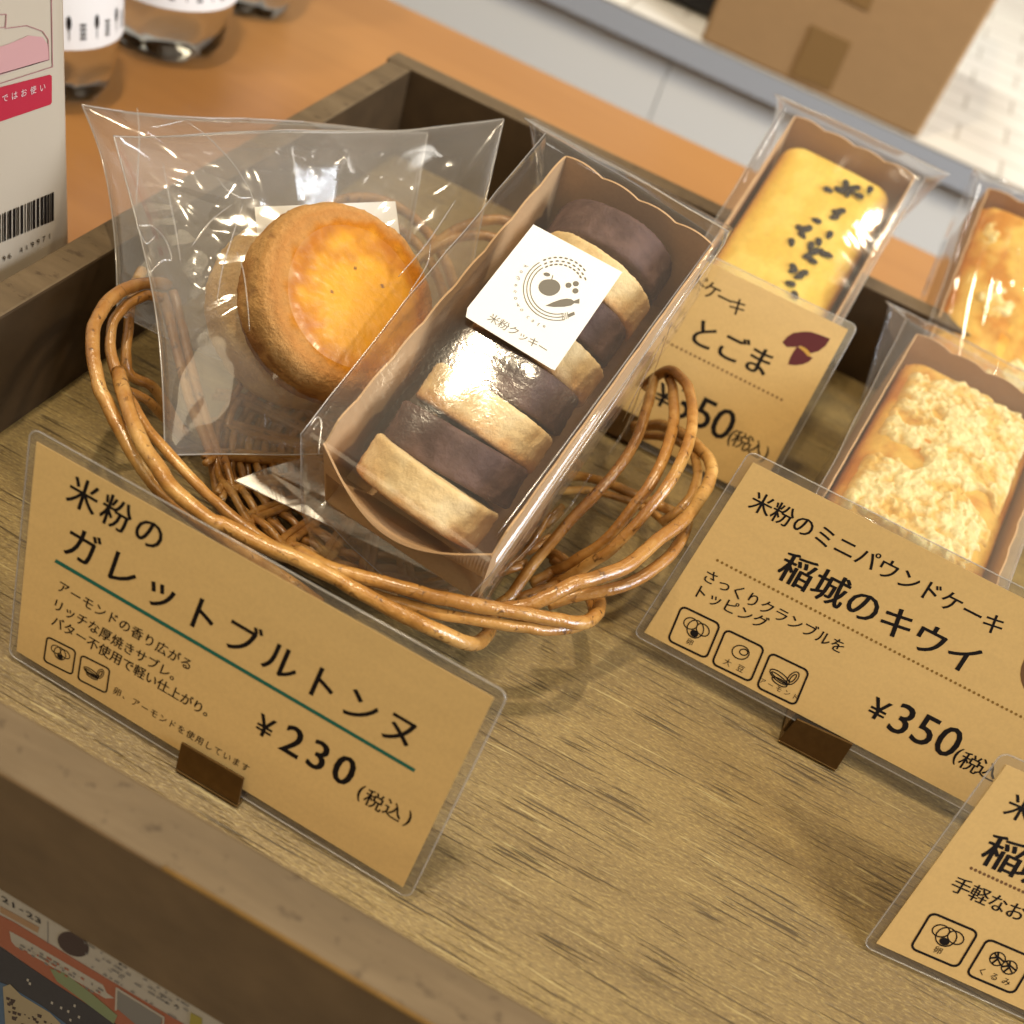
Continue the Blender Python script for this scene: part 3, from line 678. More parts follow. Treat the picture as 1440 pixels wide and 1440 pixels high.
# ================================================================ food shapes
def disk_mesh(R, th, tone, seed, edge=.003, dome=0.0, rough=.0006, rings=26, segs=110, sidebulge=.0):
    """a biscuit: bottom, side and top as one lathe with crumbly noise; returns local verts, faces, colours (axis = z)"""
    prof = []
    RI = R - edge * .55
    for i in range(rings): prof.append((RI * i / rings, 0.0))
    ns = 16
    for i in range(ns + 1):
        t = i / ns; z = th * t
        c = min(1, min(t, 1 - t) * th / edge); rr = R - edge * .55 * (1 - math.sqrt(max(0, 1 - (1 - c) ** 2))) + sidebulge * math.sin(PI * t)
        prof.append((rr, z))
    for i in range(rings): prof.append((RI * (rings - 1 - i) / rings, th))
    vs, ts = [], []
    for r, z in prof:
        for k in range(segs):
            a = 2 * PI * k / segs; x, y = r * math.cos(a), r * math.sin(a)
            if z >= th * .999: z2 = th + dome * (1 - (r / R) ** 2)
            else: z2 = z
            q = Vector((x * 160 + seed * 7.3, y * 160, z2 * 160)); d = fbm(q, 3) * rough * 1.6 + fbm(q * 5, 2) * rough * 1.3
            rl = max(r, 1e-5); e = 1 + (fbm(Vector((math.cos(a) * 1.5 + seed, math.sin(a) * 1.5, seed)), 2) * .03)
            edgew = sstep(.6 * R, R, r)
            x2, y2 = x * e + x / rl * d * edgew, y * e + y / rl * d * edgew
            z2 += d * .35 * max(0, z / th * 1.5 - .5) * min(1, r / R * 2)
            vs.append((x2, y2, z2)); ts.append(tone(x / R, y / R, z / th, r / R, a))
    return vs, grid_faces(len(prof), segs, True), ts
def place(vs, c, ex, ey, ez): return [c + ex * v[0] + ey * v[1] + ez * v[2] for v in vs]

# ---- the two butter biscuits
gn = unit(ROW.T @ np.array([.60, -.09, -.795])); gx = unit(np.cross([0, 0, 1], gn)); gy = np.cross(gn, gx)
def crust_tone(seed):
    def t(x, y, z, r, a):
        n = fbm(Vector((x * 4 + seed, y * 4, z)), 3); n2 = fbm(Vector((x * 14 + seed, y * 14, z * 3)), 2)
        if z >= .99:
            base = mix3((.52, .27, .08), (.46, .21, .06), sstep(.6, .95, r))
            edge = (.44, .21, .065)
            c = mix3(base, edge, sstep(.86, .99, r + n * .1))
            rr = math.hypot(x - .07, y + .02)
            gl = sstep(.86, .76, rr + n * .18)
            core = mix3((.44, .145, .008), (.70, .325, .020), sstep(.84, .40, rr + n * .45 + y * .10))
            c = mix3(c, core, gl)
            if math.hypot(x - .1, y - .28) < .02 or math.hypot(x - .35, y - .05) < .022 or math.hypot(x + .25, y - .1) < .018: c = (.16, .07, .02)
            return c
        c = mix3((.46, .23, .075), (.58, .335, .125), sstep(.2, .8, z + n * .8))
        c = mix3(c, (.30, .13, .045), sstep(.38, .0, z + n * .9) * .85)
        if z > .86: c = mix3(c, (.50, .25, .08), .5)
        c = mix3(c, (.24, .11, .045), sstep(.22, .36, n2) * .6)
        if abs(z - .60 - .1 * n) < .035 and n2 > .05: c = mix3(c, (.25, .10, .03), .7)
        return c
    return t
GC = D(475, 430, .335)
def pale_tone(x, y, z, r, a):
    n = fbm(Vector((x * 4, y * 4, z)), 3); return mix3(mix3((.58, .37, .155), (.66, .46, .22), sstep(-.2, .3, n)), (.42, .22, .08), sstep(.9, 1.0, r + n * .1) * .4 * (z > .9))
def galette(center, seed, label, mats, tone=None):
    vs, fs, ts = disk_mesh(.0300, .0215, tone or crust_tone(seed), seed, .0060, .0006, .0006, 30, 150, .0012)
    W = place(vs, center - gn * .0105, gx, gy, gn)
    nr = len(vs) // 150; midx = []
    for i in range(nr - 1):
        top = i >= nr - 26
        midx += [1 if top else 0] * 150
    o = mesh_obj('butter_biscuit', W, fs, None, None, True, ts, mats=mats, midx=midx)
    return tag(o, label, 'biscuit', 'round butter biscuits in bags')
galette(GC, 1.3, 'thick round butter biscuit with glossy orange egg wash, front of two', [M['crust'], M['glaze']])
GC2 = GC - gn * .0228 - ROW[0] * .0015 - ROW[1] * .0030
galette(GC2, 5.1, 'pale round butter biscuit mostly hidden behind the glossy orange one', [M['crust'], M['crust']], pale_tone)

# ---- cellophane pillow bags
def pillow(name, label, q, bulge, seed, mat, centre=None, nu=90, nv=90, amp=.0017, seamr=.00032, group=None, parent=None, warp=.03):
    TL, TR, BR, BL = [np.array(p) for p in q]
    n = unit(np.cross(TR - TL, BL - TL)); 
    if n @ (CAM - TL) < 0: n = -n
    root = thing(name, label, 'cellophane bag', tuple((BL + BR) / 2), group)
    mb = MB()
    for side in (1, -1):
        vs = []
        for i in range(nv):
            t = i / (nv - 1)
            for j in range(nu):
                s = j / (nu - 1)
                p = (TL * (1 - s) + TR * s) * (1 - t) + (BL * (1 - s) + BR * s) * t
                p = p + (TR - TL) * ((1 - s) ** 2 * warp * math.sin(PI * t) - s ** 2 * .03 * math.sin(PI * t)) + (BL - TL) * ((1 - t) ** 2 * (.010 * nz(s * 4, seed) + .012 * math.sin(PI * s))) + n * (.006 * nz(s * 2.2, t * 1.8, seed + 4))
                en = (16 * s * (1 - s) * t * (1 - t)); e = en ** .55
                a = math.atan2(t - .5, s - .5); r = math.hypot(t - .5, s - .5)
                fold = nz(math.cos(a) * 4.2 + seed, math.sin(a) * 4.2 + side, r * 1.3) * .9 + nz(math.cos(a) * 9 + seed, math.sin(a) * 9, r * 2 + side) * .4
                cr = abs(nz(s * 5 + seed, t * 3.4 + side * 3, seed)) ; cr2 = abs(nz(s * 11 + seed, t * 9, side * 2.0))
                w_ = (fold * sstep(.08, .4, r) * .8 - cr * 1.5 - cr2 * .2) * amp
                env = min(1, 6 * min(s, 1 - s, t, 1 - t) + .12)
                vs.append(p + n * (side * bulge * e + w_ * env + side * .0002 + amp * .9 * nz(s * 2.5 + seed, t * 2.5, 9) * (1 - e)))
        mb.add(vs, grid_faces(nv, nu))
    mb.obj('bag_film', mat, root, True)
    ring = []
    for a, b_ in ((TL, TR), (TR, BR), (BR, BL), (BL, TL)):
        for k in range(30):
            t = k / 30; p = lerp(a, b_, t); ring.append(p)
    # welded rim follows the film edge
    fr = []
    N_ = nu
    vv = mb.v[:nu * nv]
    for j in range(nu): fr.append(vv[j])
    for i in range(1, nv): fr.append(vv[i * nu + nu - 1])
    for j in range(nu - 2, -1, -1): fr.append(vv[(nv - 1) * nu + j])
    for i in range(nv - 2, 0, -1): fr.append(vv[i * nu])
    MB().tube(fr, seamr, 5, True).obj('welded_rim', M['seam'], root, True)
    return root
bagB = pillow('biscuit_bag', 'crinkled clear bag round the glossy orange biscuit', [D(160, 192, .340), D(707, 170, .392), D(640, 640, .362), D(232, 640, .315)], .020, 2.0, M['film2'], group='clear biscuit bags')
bagA = pillow('biscuit_bag', 'crinkled clear bag reaching farthest left, behind the front biscuit bag', [D(115, 148, .365), D(600, 190, .415), D(560, 600, .40), D(165, 440, .345)], .019, 7.0, M['film2'], group='clear biscuit bags')
pl = [(358, 291), (556, 283), (562, 330), (500, 420), (372, 420)]
q0 = GC - gn * .0125
MB().slab([ON(u, v, q0, gn) for u, v in pl], -gn, .0002).obj('paper_sticker', M['white'], bagB)

def creases(root, lines, p0, n, push, rad=.00020):
    for pts in lines:
        P = catmull([ON(u, v, p0, n) + n * push for u, v in pts], 6); m = len(P)
        R = [rad * (.25 + .75 * math.sin(PI * min(1, (k + .5) / m)) ** .7) for k in range(m)]
        MB().tube(P, R, 5).obj('film_crease', M['crease'], root, True)
creases(bagB, [[(256, 179), (285, 200), (320, 237), (342, 272), (349, 290)], [(186, 160), (189, 195), (187, 250), (184, 304)], [(222, 236), (232, 290), (241, 335), (247, 375)],
               [(298, 256), (310, 272), (330, 284), (347, 284)], [(334, 292), (318, 342), (305, 384), (297, 430)], [(318, 294), (288, 318), (262, 352)], 
               [(186, 324), (208, 325), (226, 345), (234, 370), (222, 372), (203, 390)], [(186, 324), (198, 348), (212, 338)],
               [(325, 360), (334, 385), (340, 430), (343, 470)], [(205, 187), (228, 183), (252, 177)]], GC + gn * .0125, gn, .004)

# ================================================================ long packs: kraft tray, film bag, contents
class Pack:
    def __init__(s, A, C, Wd, w_, l_, h_):
        s.Lv = unit(C - A); s.W = unit(Wd - s.Lv * (np.array(Wd) @ s.Lv)); s.N = np.cross(s.W, s.Lv); s.A = A; s.w, s.l, s.h = w_, l_, h_
    def P(s, u, v, n): return s.A + s.W * u + s.Lv * v + s.N * n     # n = 0 at the tray rim, -h at its floor
    def sheet(s, px):
        return ON(px[0], px[1], s.A, s.N)
    def tray(s, label, lip=.010, group='kraft paper trays'):
        w_, l_, h_ = s.w, s.l, s.h; t = 0.0006
        sc = lambda x, k: -.0016 * (1 - abs(math.sin(k * PI * x)) ** .8)
        mb = MB(); nn = 60
        def wall(pa, pb, hfun, k):
            vs = []
            for i in range(nn):
                x = i / (nn - 1); p = lerp(np.array(pa), np.array(pb), x)
                for z in (-h_, hfun(x)): vs.append(s.P(p[0], p[1], z))
            mb.add(vs, [(2 * i, 2 * i + 2, 2 * i + 3, 2 * i + 1) for i in range(nn - 1)])
        mb.add([s.P(0, 0, -h_), s.P(w_, 0, -h_), s.P(w_, l_, -h_), s.P(0, l_, -h_)], [(0, 1, 2, 3)])
        wall((0, 0), (0, l_), lambda x: sc(x, 8) - .004 * sstep(.06, 0, x), 8)
        wall((w_, l_), (w_, 0), lambda x: sc(x, 8) - .004 * sstep(.94, 1, x), 8)
        wall((0, l_), (w_, l_), lambda x: sc(x, 4), 4)
        vs = []
        for i in range(nn):                                   # near wall bows outward and dips
            x = i / (nn - 1); bow = math.sin(PI * x)
            for z, f in ((-h_, -1.1), (-h_ * .5, .2), (-.0035 - lip * bow, 1.0)): vs.append(s.P(x * w_, -.009 * (bow if f > 0 else 1) * f, z))
        mb.add(vs, [(3 * i + a, 3 * i + 3 + a, 3 * i + 4 + a, 3 * i + 1 + a) for i in range(nn - 1) for a in (0, 1)])
        o = mb.obj('paper_tray', M['kraft'], None)
        so = o.modifiers.new('thick', 'SOLIDIFY'); so.thickness = t; so.offset = 0
        return tag(o, label, 'paper tray', group)
    def bag(s, label, mat, secs, seed, amp=.0012, group='clear film bags round long packs', top_free=.25, fl=(22, 5), seams=True):
        """film tube lofted through sections; each section: four corners (left-bottom, right-bottom, right-top, left-top) in (u, v, n)"""
        root = thing('cellophane_bag', label, 'cellophane bag', s.P(s.w / 2, s.l / 2, -s.h), group)
        K = 26; steps = 16; rows = []
        for a in range(len(secs) - 1):
            for k in range(steps + (a == len(secs) - 2)):
                t = k / steps; rows.append([lerp(np.array(secs[a][c], float), np.array(secs[a + 1][c], float), t) for c in range(4)])
        vs = []
        for i, R in enumerate(rows):
            for c in range(4):
                for k in range(K):
                    t = k / K; p = lerp(R[c], R[(c + 1) % 4], t)
                    side = c; e = math.sin(PI * t)
                    u, v, n_ = p
                    f1 = nz(u * fl[0] * 6 + seed, v * fl[1] * 4, n_ * 90 + side * 3); f2 = abs(nz(u * fl[0] * 3 + seed * 2, v * fl[1] * 9 + side, n_ * 60))
                    d = (f1 * .8 - f2 * 1.5) * amp * (.35 + .65 * e)
                    if side == 2: d = d * top_free * 2 + .0012 * e
                    if side == 1 or side == 3: d *= 1.2
                    o_ = [(0, 0, -1), (1, 0, 0), (0, 0, 1), (-1, 0, 0)][side]
                    vs.append(s.P(u + o_[0] * d, v, n_ + o_[2] * d))
        nc = 4 * K; fs = grid_faces(len(rows), nc, True)
        fs += [tuple(range(nc))[::-1], tuple((len(rows) - 1) * nc + k for k in range(nc))]
        mesh_obj('bag_film', vs, fs, mat, root, True)
        if seams:
            for cidx in (2, 3):
                MB().tube([vs[i * nc + cidx * K] for i in range(0, len(rows))], .00018, 5).obj('film_fold', M['seam'], root, True)
            MB().tube([vs[(len(rows) - 1) * nc + 2 * K + k] for k in range(K + 1)], .00026, 5).obj('film_seal', M['seam'], root, True)
        return root

# ---- cookie pack in the basket
S_ = 1.04
pA, pC, pD, pB = D(455, 615, .288 * S_), D(797, 215, .34 * S_), D(1010, 325, .335 * S_), D(690, 785, .282 * S_)
ck = Pack(pA, pC, unit((pB - pA) + (pD - pC)), .0575, np.linalg.norm(pC - pA), .044)
ck.tray('kraft paper tray with wavy edges under the striped row of cookies in the basket')
def cookie_tone(dark, seed):
    def t(x, y, z, r, a):
        n = fbm(Vector((x * 3 + seed, y * 3, z * 2)), 3)
        if dark: return mix3((.085, .042, .034), (.145, .080, .066), sstep(-.3, .3, n))
        c = mix3((.80, .58, .28), (.86, .67, .37), sstep(-.2, .3, n))
        c = mix3(c, (.58, .28, .085), sstep(.42, .0, z + n * .45) * .8)
        if z < .02: c = mix3(c, (.45, .22, .07), .6)
        return c
    return t
CKL = ['pale shortbread disc at the near open end of the cookie row', 'dark cocoa disc second from the near end, behind the first pale one', 'pale shortbread disc third from the near end of the row',
       'dark cocoa disc fourth from the near end, below the white sticker', 'pale shortbread disc fifth from the near end, under the sticker corner', 'dark cocoa disc sixth from the near end, right of the sticker',
       'pale shortbread disc seventh from the near end, above the sticker', 'dark cocoa disc at the far end of the cookie row']
rn = random.Random(11)
for i in range(8):
    v = .0132 + i * .01572 ; R = .0218 + rn.uniform(-.0004, .0006); th = .0132 + (.0006 if i % 2 else 0)
    vs, fs, ts = disk_mesh(R, th, cookie_tone(i % 2 == 1, i * 3.7), i * 2.1 + .4, .0014, .0003, .00055, 14, 110)
    tilt = math.radians([27, 26, 24, 25, 22, 22, 19, 14][i]); yaw = math.radians([2, -3, 1, -2, 3, -2, 2, -4][i])
    ez = unit(ck.Lv * math.cos(tilt) + ck.N * math.sin(tilt) + ck.W * math.sin(yaw)); ex = unit(np.cross(ck.N, ez)); ey = np.cross(ez, ex)
    cen = ck.P(ck.w / 2 + rn.uniform(-.001, .001) - .0005, v, -.0012 - R)
    o = mesh_obj('round_cookie', place(vs, cen - ez * th / 2, ex, ey, ez), fs, M['cocoa' if i % 2 else 'pale'], None, True, ts)
    tag(o, CKL[i], 'cookie', 'cookies standing in the striped row')
w_, l_, h_ = ck.w, ck.l, ck.h
def loc(p):
    d = p - ck.A; return (d @ ck.W, d @ ck.Lv, d @ ck.N)
sealL, sealR = loc(D(737, 166, .372 * S_)), loc(D(1025, 326, .345 * S_))
m = .003
secs = [[(.006, -.016, -h_ * .98), (w_ - .004, -.016, -h_ * .98), (w_ - .002, -.013, -h_ * .72), (.0, -.012, -h_ * .70)],
        [(-m, -.004, -h_ - .002), (w_ + m, -.004, -h_ - .002), (w_ + m, -.004, -.004), (-m - .003, -.003, .0)],
        [(-m, l_ * .4, -h_ - .002), (w_ + m, l_ * .4, -h_ - .002), (w_ + m, l_ * .4, .004), (-m - .005, l_ * .4, .002)],
        [(-m, l_, -h_ - .002), (w_ + m, l_, -h_ - .002), (w_ + m, l_, .002), (-m - .006, l_, .003)],
        [(sealL[0] + .002, sealL[1] + .006, sealL[2] - .004), (sealR[0], sealR[1] + .006, sealR[2] - .004), sealR, sealL]]
cb = ck.bag('stiff clear film bag round the cookie row, with square white sticker', M['filmflat'], secs, 3.0, .0010, fl=(14, 4))
creases(cb, [[(640, 285), (600, 345), (560, 392)], [(605, 345), (600, 375), (575, 415)], [(436, 602), (445, 590), (452, 597), (448, 640)],
             [(1010, 330), (930, 440), (850, 550), (760, 672), (700, 752)]], ck.P(0, 0, .003), ck.N, .001, .00026)
rwp = ck.P(ck.w + .0035, 0, 0)
creases(cb, [[(1003, 345), (930, 450), (860, 560), (770, 690)], [(930, 470), (900, 530), (872, 590)], [(905, 520), (880, 590), (850, 650)], [(880, 600), (850, 660), (810, 700)], [(940, 450), (900, 560), (850, 640)], [(830, 660), (790, 720), (740, 770)], [(770, 720), (745, 760), (705, 800)]], rwp, ck.W, .0012, .0002)
zf = .012
fp = [(330, 676, .016), (372, 660, .018), (440, 640, .024), (560, 745, .024), (650, 805, .022), (700, 850, .014), (600, 838, .012), (541, 812, .012), (490, 765, .012), (468, 741, .013), (462, 738, .0125)]
vs = [Z(*p) for p in fp]
MB().slab(vs, np.array([0, 0, 1.]), .0003).obj('bag_flap', film('flap_film', .26, .20, .35, 1.0, 60, (.62, .55, .48)), cb)
MB().tube(vs[6:] + vs[:2], .0003, 5).obj('flap_edge', M['seam'], cb, True)
# sticker on the film
sp = ck.P(0, 0, .0058); stn = ck.N
sf = lambda u, v: ON(u, v, sp, stn)
st = MB().slab([sf(u, v) for u, v in ((655, 446), (657.5, 433), (750, 316), (875, 383), (780, 521), (775, 519))][::-1], stn, .00015).obj('white_sticker', M['white'], cb)
sf2 = lambda u, v: ON(u, v, sp + stn * .00022, stn)
Z8 = lambda x, y: (640 + x / 5.54, 300 + y / 5.54)
polys = []
def arc(cx_, cy_, r, a0, a1, n=40): return [Z8(cx_ + r * math.cos(lerp(a0, a1, k / n)) * 1.0, cy_ + r * math.sin(lerp(a0, a1, k / n)) * .93) for k in range(n + 1)]
for r in (262, 236, 210): polys += strip2(arc(795, 590, r, math.radians(78), math.radians(238)), 1.3)
for k in range(3):
    for j in range(4): x, y = 835 + j * 15, 805 + 0 * k; 
for j in range(4): polys += strip2([Z8(833 + j * 14, 784 - j * 4), Z8(838 + j * 14, 832 - j * 4)], .9)
polys += [[Z8(878, 786), Z8(928, 766), Z8(934, 790), Z8(884, 812)]]
for r, n_, a0, a1 in ((262, 9, 247, 322), (232, 9, 246, 338), (205, 9, 245, 330)):
    for j in range(n_):
        a = math.radians(lerp(a0, a1, j / (n_ - 1))); x, y = 800 + r * math.cos(a), 592 + r * .95 * math.sin(a); ta = a + PI / 2
        polys.append([Z8(x + 15 * math.cos(q) * math.cos(ta) - 7 * math.sin(q) * math.sin(ta), y + 15 * math.cos(q) * math.sin(ta) + 7 * math.sin(q) * math.cos(ta)) for q in np.linspace(0, 2 * PI, 9)[:-1]])
ap = [Z8(735 + 82 * math.cos(q) * (1 + .04 * math.cos(2 * q)), 575 + 68 * math.sin(q) * (1 - .10 * max(0, math.cos(q + PI / 2)) ** 6)) for q in np.linspace(0, 2 * PI, 29)[:-1]]
polys.append(ap); polys += strip2([Z8(752, 520), Z8(762, 485)], 1.3)
polys.append([Z8(715 + 28 * math.cos(q) * .9 - 8 * math.sin(q), 476 + 14 * math.sin(q) + 8 * math.cos(q)) for q in np.linspace(0, 2 * PI, 13)[:-1]])
for x, y in ((884, 560), (941, 548), (938, 604)): polys.append([Z8(x + 24 * math.cos(q), y + 21 * math.sin(q)) for q in np.linspace(0, 2 * PI, 15)[:-1]])
polys.append([Z8(*p) for p in ((703, 720), (760, 694), (820, 672), (870, 664), (905, 668), (925, 682), (970, 664), (968, 704), (928, 700), (905, 718), (850, 728), (770, 730))])
decal('sticker_logo', polys, sf2, stn, M['greyink'], cb)
sx_ = unit(ck.W); sy_ = unit(ck.Lv)
for i, ch in enumerate('komenoko'):
    t = i / 7; pts = [(553, 415), (515, 455), (492, 505), (474, 560), (468, 610), (472, 662), (494, 712), (520, 752)]
    x, y = pts[i]; ang = math.radians(lerp(118, 10 + 30, t)) 
    th_ = math.radians([50, 62, 75, 88, 98, 112, 128, 142][i]) - math.radians(0)
    rot = lambda q: (sx_ * math.cos(q) + sy_ * math.sin(q), -sx_ * math.sin(q) + sy_ * math.cos(q))
    ex_, ey_ = rot(th_ - math.radians(180) - math.radians(28)) if False else rot(-math.radians(lerp(-75, 55, t)) * -1 - math.radians(150) * 0 - PI * 0)
    letters('sticker_lettering', ch, Z8(x, y), Z8(x, y), 8.5, sf2, ex_, ey_, stn, M['greyink'], cb)
for i, ch in enumerate('cafe'):
    x, y = [(568, 808), (607, 838), (650, 866), (694, 880)][i]
    q = math.radians([-8, -4, 4, 10][i]); letters('sticker_lettering', ch, Z8(x, y), Z8(x, y), 8.5, sf2, sx_ * math.cos(q) + sy_ * math.sin(q), -sx_ * math.sin(q) + sy_ * math.cos(q), stn, M['greyink'], cb)
letters('sticker_lettering', '米粉クッキー', Z8(303, 825), Z8(684, 1050), 16, sf2, sx_, sy_, stn, M['greyink'], cb)

# ---- pound cakes
def cake_mesh(w2, l2, hh, tone, seed, dome, rough, nu=64, nv=84, cr=.009):
    """rounded loaf: top surface with rounded corners and skirt, local (u, v, n), n = 0 at the top rim"""
    vs, ts = [], []
    def corner(s, t):
        x, y = (s - .5) * w2, (t - .5) * l2
        hx, hy = w2 / 2 - cr, l2 / 2 - cr
        dx, dy = abs(x) - hx, abs(y) - hy
        if dx > 0 and dy > 0:
            m_ = max(dx, dy); ln = math.hypot(dx, dy)
            k = m_ / ln; x = math.copysign(hx + dx * k, x); y = math.copysign(hy + dy * k, y)
        return x, y
    for i in range(nv):
        for j in range(nu):
            s, t = j / (nu - 1), i / (nv - 1); x, y = corner(s, t)
            e = min(min(s, 1 - s) * w2, min(t, 1 - t) * l2) / .008; e = min(1, e)
            rd = -(1 - math.sqrt(max(0, 1 - (1 - e) ** 2))) * .006
            q = Vector((x * 120 + seed, y * 120, seed)); d = fbm(q, 4) * rough
            vs.append((x, y, rd + dome * (1 - (2 * s - 1) ** 2) * (1 - (2 * t - 1) ** 4) + d)); ts.append(tone(s, t, e))
    fs = grid_faces(nv, nu)
    loop = [(0, j) for j in range(nu)] + [(i, nu - 1) for i in range(1, nv)] + [(nv - 1, j) for j in range(nu - 2, -1, -1)] + [(i, 0) for i in range(nv - 2, 0, -1)]
    ids = [i * nu + j for i, j in loop]; prev = ids
    for z in (-.4, -1.0):
        cur = []
        for k in ids:
            v = vs[k]; f = 1 if z > -.9 else .9; vs.append((v[0] * f, v[1] * f, z * hh)); ts.append(mix3(ts[k], (.45, .2, .05), .55)); cur.append(len(vs) - 1)
        n = len(ids); fs += [(prev[k], cur[k], cur[(k + 1) % n], prev[(k + 1) % n]) for k in range(n)]; prev = cur
    fs.append(tuple(prev)[::-1])
    return vs, fs, ts
def far_pack(C, edge_px, tilt, w_, l_, h_, Wd=(1, 0, 0)):
    Wd = unit(Wd); n = unit(np.cross(Wd, [0, math.cos(tilt), math.sin(tilt)]))
    E = ON(*edge_px, C, n); A = C + unit(E - C) * l_
    return Pack(A, C, Wd, w_, l_, h_)
def cake(pk_, tone, seed, top, gap, dome, rough, label, mat, near=.004, side=.004):
    w2, l2 = pk_.w - side * 2, pk_.l - gap - near
    vs, fs, ts = cake_mesh(w2, l2, pk_.h + top - .002, tone, seed, dome, rough)
    c = np.array([pk_.w / 2, near + l2 / 2, top])
    o = mesh_obj('pound_cake', [pk_.P(c[0] + v[0], c[1] + v[1], c[2] + v[2]) for v in vs], fs, mat, None, True, ts)
    return tag(o, label, 'cake', 'small pound cakes')
def yellow_tone(s, t, e):
    n = fbm(Vector((s * 5, t * 7, 1)), 3)
    c = mix3((.80, .52, .07), (.86, .62, .12), sstep(-.2, .3, n)); return mix3((.60, .30, .05), c, sstep(.0, .55, e + n * .2))
def gold_tone(sd):
    def f(s, t, e):
        n = fbm(Vector((s * 4 + sd, t * 6, 2)), 4); c = mix3((.58, .24, .03), (.74, .46, .10), sstep(-.22, .15, n))
        return mix3((.52, .20, .03), c, sstep(-.1, .7, e + n * .3))
    return f
ye = far_pack(D(1120, 160, .475), (1010, 330), math.radians(24), .0590, .108, .042)
ye.tray('kraft paper tray under the yellow cake with black sesame')
yc = cake(ye, yellow_tone, 2, -.006, .006, .003, .0004, 'smooth yellow pound cake with a line of black sesame seeds', M['smoothsponge'], side=.003)
SEEDS = [(615,800),(660,800),(690,775),(695,815),(730,790),(745,825),(790,800),(650,895),(668,888),(640,915),(565,930),(510,970),(530,965),(505,990),(620,990),(460,1022),(540,1035),(575,1020),(560,1060),(525,1080),(550,1100),(615,1075),(590,1065),(785,1010),(465,1140),(510,1150),(490,1165),(455,1195),(475,1245),(675,800),(712,800),(545,1060),(497,962),(470,1128)]
yp = ye.P(0, 0, -.006 + .0034)
yroot = yc
for k, (x, y) in enumerate(SEEDS):
    p = ON(960 + x / 3, y / 3, yp, ye.N); a = rn.uniform(0, PI); ex_ = ye.W * math.cos(a) + ye.Lv * math.sin(a); ey_ = -ye.W * math.sin(a) + ye.Lv * math.cos(a)
    vs = []; 
    for i in range(6):
        th = PI * i / 5
        for j in range(8):
            ph = 2 * PI * j / 8; rr = math.sin(th); taper = 1 - .35 * math.cos(th)
            vs.append(p + ex_ * (-.0024 * math.cos(th)) + ey_ * (.0015 * rr * taper * math.cos(ph)) + ye.N * (.0008 * rr * math.sin(ph)))
    mesh_obj('sesame_seed', vs, grid_faces(6, 8, True), M['seed'], yc, True)
def pack_bag(pk_, label, seed, farl, farr, mat, amp=.0012, fl=(16, 3), mm=.003, rise=.002, top_free=.25):
    w_, l_, h_ = pk_.w, pk_.l, pk_.h
    def lc(p): d = p - pk_.A; return (d @ pk_.W, d @ pk_.Lv, d @ pk_.N)
    a, b_ = lc(farl), lc(farr)
    S = [[(.004, -.016, -h_), (w_ - .004, -.016, -h_), (w_ - .002, -.014, -h_ * .8), (.002, -.014, -h_ * .8)],
         [(-mm, -.003, -h_ - .0015), (w_ + mm, -.003, -h_ - .0015), (w_ + mm, -.003, rise), (-mm, -.003, rise)],
         [(-mm, l_ * .5, -h_ - .0015), (w_ + mm, l_ * .5, -h_ - .0015), (w_ + mm, l_ * .5, rise + .001), (-mm - .002, l_ * .5, rise + .001)],
         [(-mm, l_, -h_ - .0015), (w_ + mm, l_, -h_ - .0015), (w_ + mm + .001, l_, rise), (-mm - .004, l_, rise)],
         [(a[0] + .002, a[1] + .004, a[2] - .003), (b_[0], b_[1] + .004, b_[2] - .003), b_, a]]
    return pk_.bag(label, mat, S, seed, amp, fl=fl, top_free=top_free)
pack_bag(ye, 'clear film bag round the yellow sesame cake', 11.0, D(1088, 132, .490), D(1335, 246, .478), M['film'])

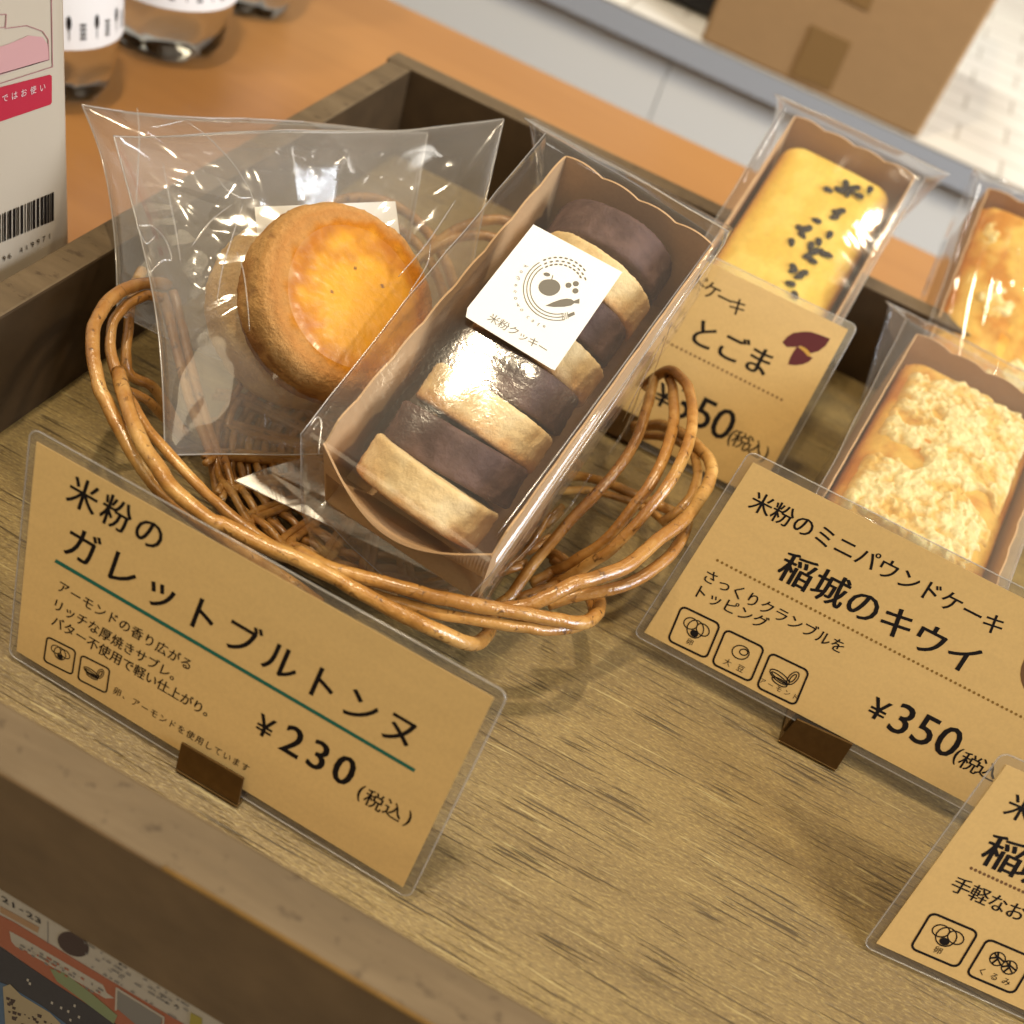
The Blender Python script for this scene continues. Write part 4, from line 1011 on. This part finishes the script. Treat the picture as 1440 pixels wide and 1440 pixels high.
ki = far_pack(D(1292, 466, .440), (1166, 686), math.radians(6), .0635, .120, .044)
ki.tray('kraft paper tray under the crumble cake nearest the price cards')
kc = cake(ki, gold_tone(3), 6, -.005, .007, .004, .0012, 'golden pound cake with pale crumble, behind the 350 yen card', M['sponge'], side=.002)
th_ = far_pack(D(1392, 262, .525), (1312, 470), math.radians(24), .0640, .119, .042)
th_.tray('kraft paper tray under the crumble cake at the right edge')
tc = cake(th_, gold_tone(9), 8, -.003, .004, .005, .0012, 'golden pound cake with crumble under streaky film at the right edge', M['sponge'], side=.0012)
def crumble(pk_, owner, top, seed, thr, dome=.004, gap=.012, side=.003, hgt=.0030, cell=260):
    """crumble baked onto the cake: one lumpy skin that rises out of the cake top where crumbs lie"""
    nu, nv = 170, 240; vs, ts = [], []
    for i in range(nv):
        for j in range(nu):
            s, t = j / (nu - 1), i / (nv - 1)
            u, v = side + .001 + s * (pk_.w - 2 * side - .002), .0055 + t * (pk_.l - gap - .0075)
            q = Vector((u * 38 + seed, v * 38, 3)); f = fbm(q, 4)
            e = min(min(s, 1 - s) * pk_.w, min(t, 1 - t) * pk_.l) / .006
            corner = max(0, (math.hypot(max(0, abs(s - .5) - .30), max(0, abs(t - .5) - .38) * 1.8) - .17) * 12)
            mask = sstep(thr - .05, thr + .12, f + .05 * fbm(q * 6, 2)) * sstep(.1, 1.0, e) * max(0, 1 - corner)
            p = Vector((u * cell + .35 * nz(u * 300, v * 300) , v * cell, seed)); d1 = noise.voronoi(p)[0][0]
            d2 = noise.voronoi(p * 2.3)[0][0]
            lump = .62 * (1 - min(1, d1 * 1.05)) + .3 * (1 - min(1, d2)) + .35 * fbm(p * 1.7, 3)
            z = top + dome * (1 - (2 * s - 1) ** 2) * (1 - (2 * t - 1) ** 4) - .0016 + mask * (hgt * (.45 + lump) + .0012) - (1 - sstep(0, .7, e)) * .004
            vs.append(pk_.P(u, v, z))
            ts.append(mix3(mix3((.60, .29, .04), (.76, .48, .12), sstep(.1, .6, mask)), (.87, .73, .36), sstep(.08, .6, lump * mask + .95 * fbm(q * 2.2, 3))))
    mesh_obj('crumble_topping', vs, grid_faces(nv, nu), M['crumb'], owner, True, ts)
crumble(ki, kc, -.005, 4, -.14, hgt=.0028, cell=225, gap=.007, side=.002)
crumble(th_, tc, -.003, 5.7, .03, .005, .004, .0012, .0018, 200)
pack_bag(ki, 'clear film bag round the crumble cake nearest the price cards', 21.0, D(1246, 424, .456), D(1510, 560, .448), M['film'])
pack_bag(th_, 'streaky clear film bag round the cake at the right edge', 31.0, D(1366, 236, .540), D(1570, 330, .53), M['film3'], .0018, (26, 1.5), top_free=.9)
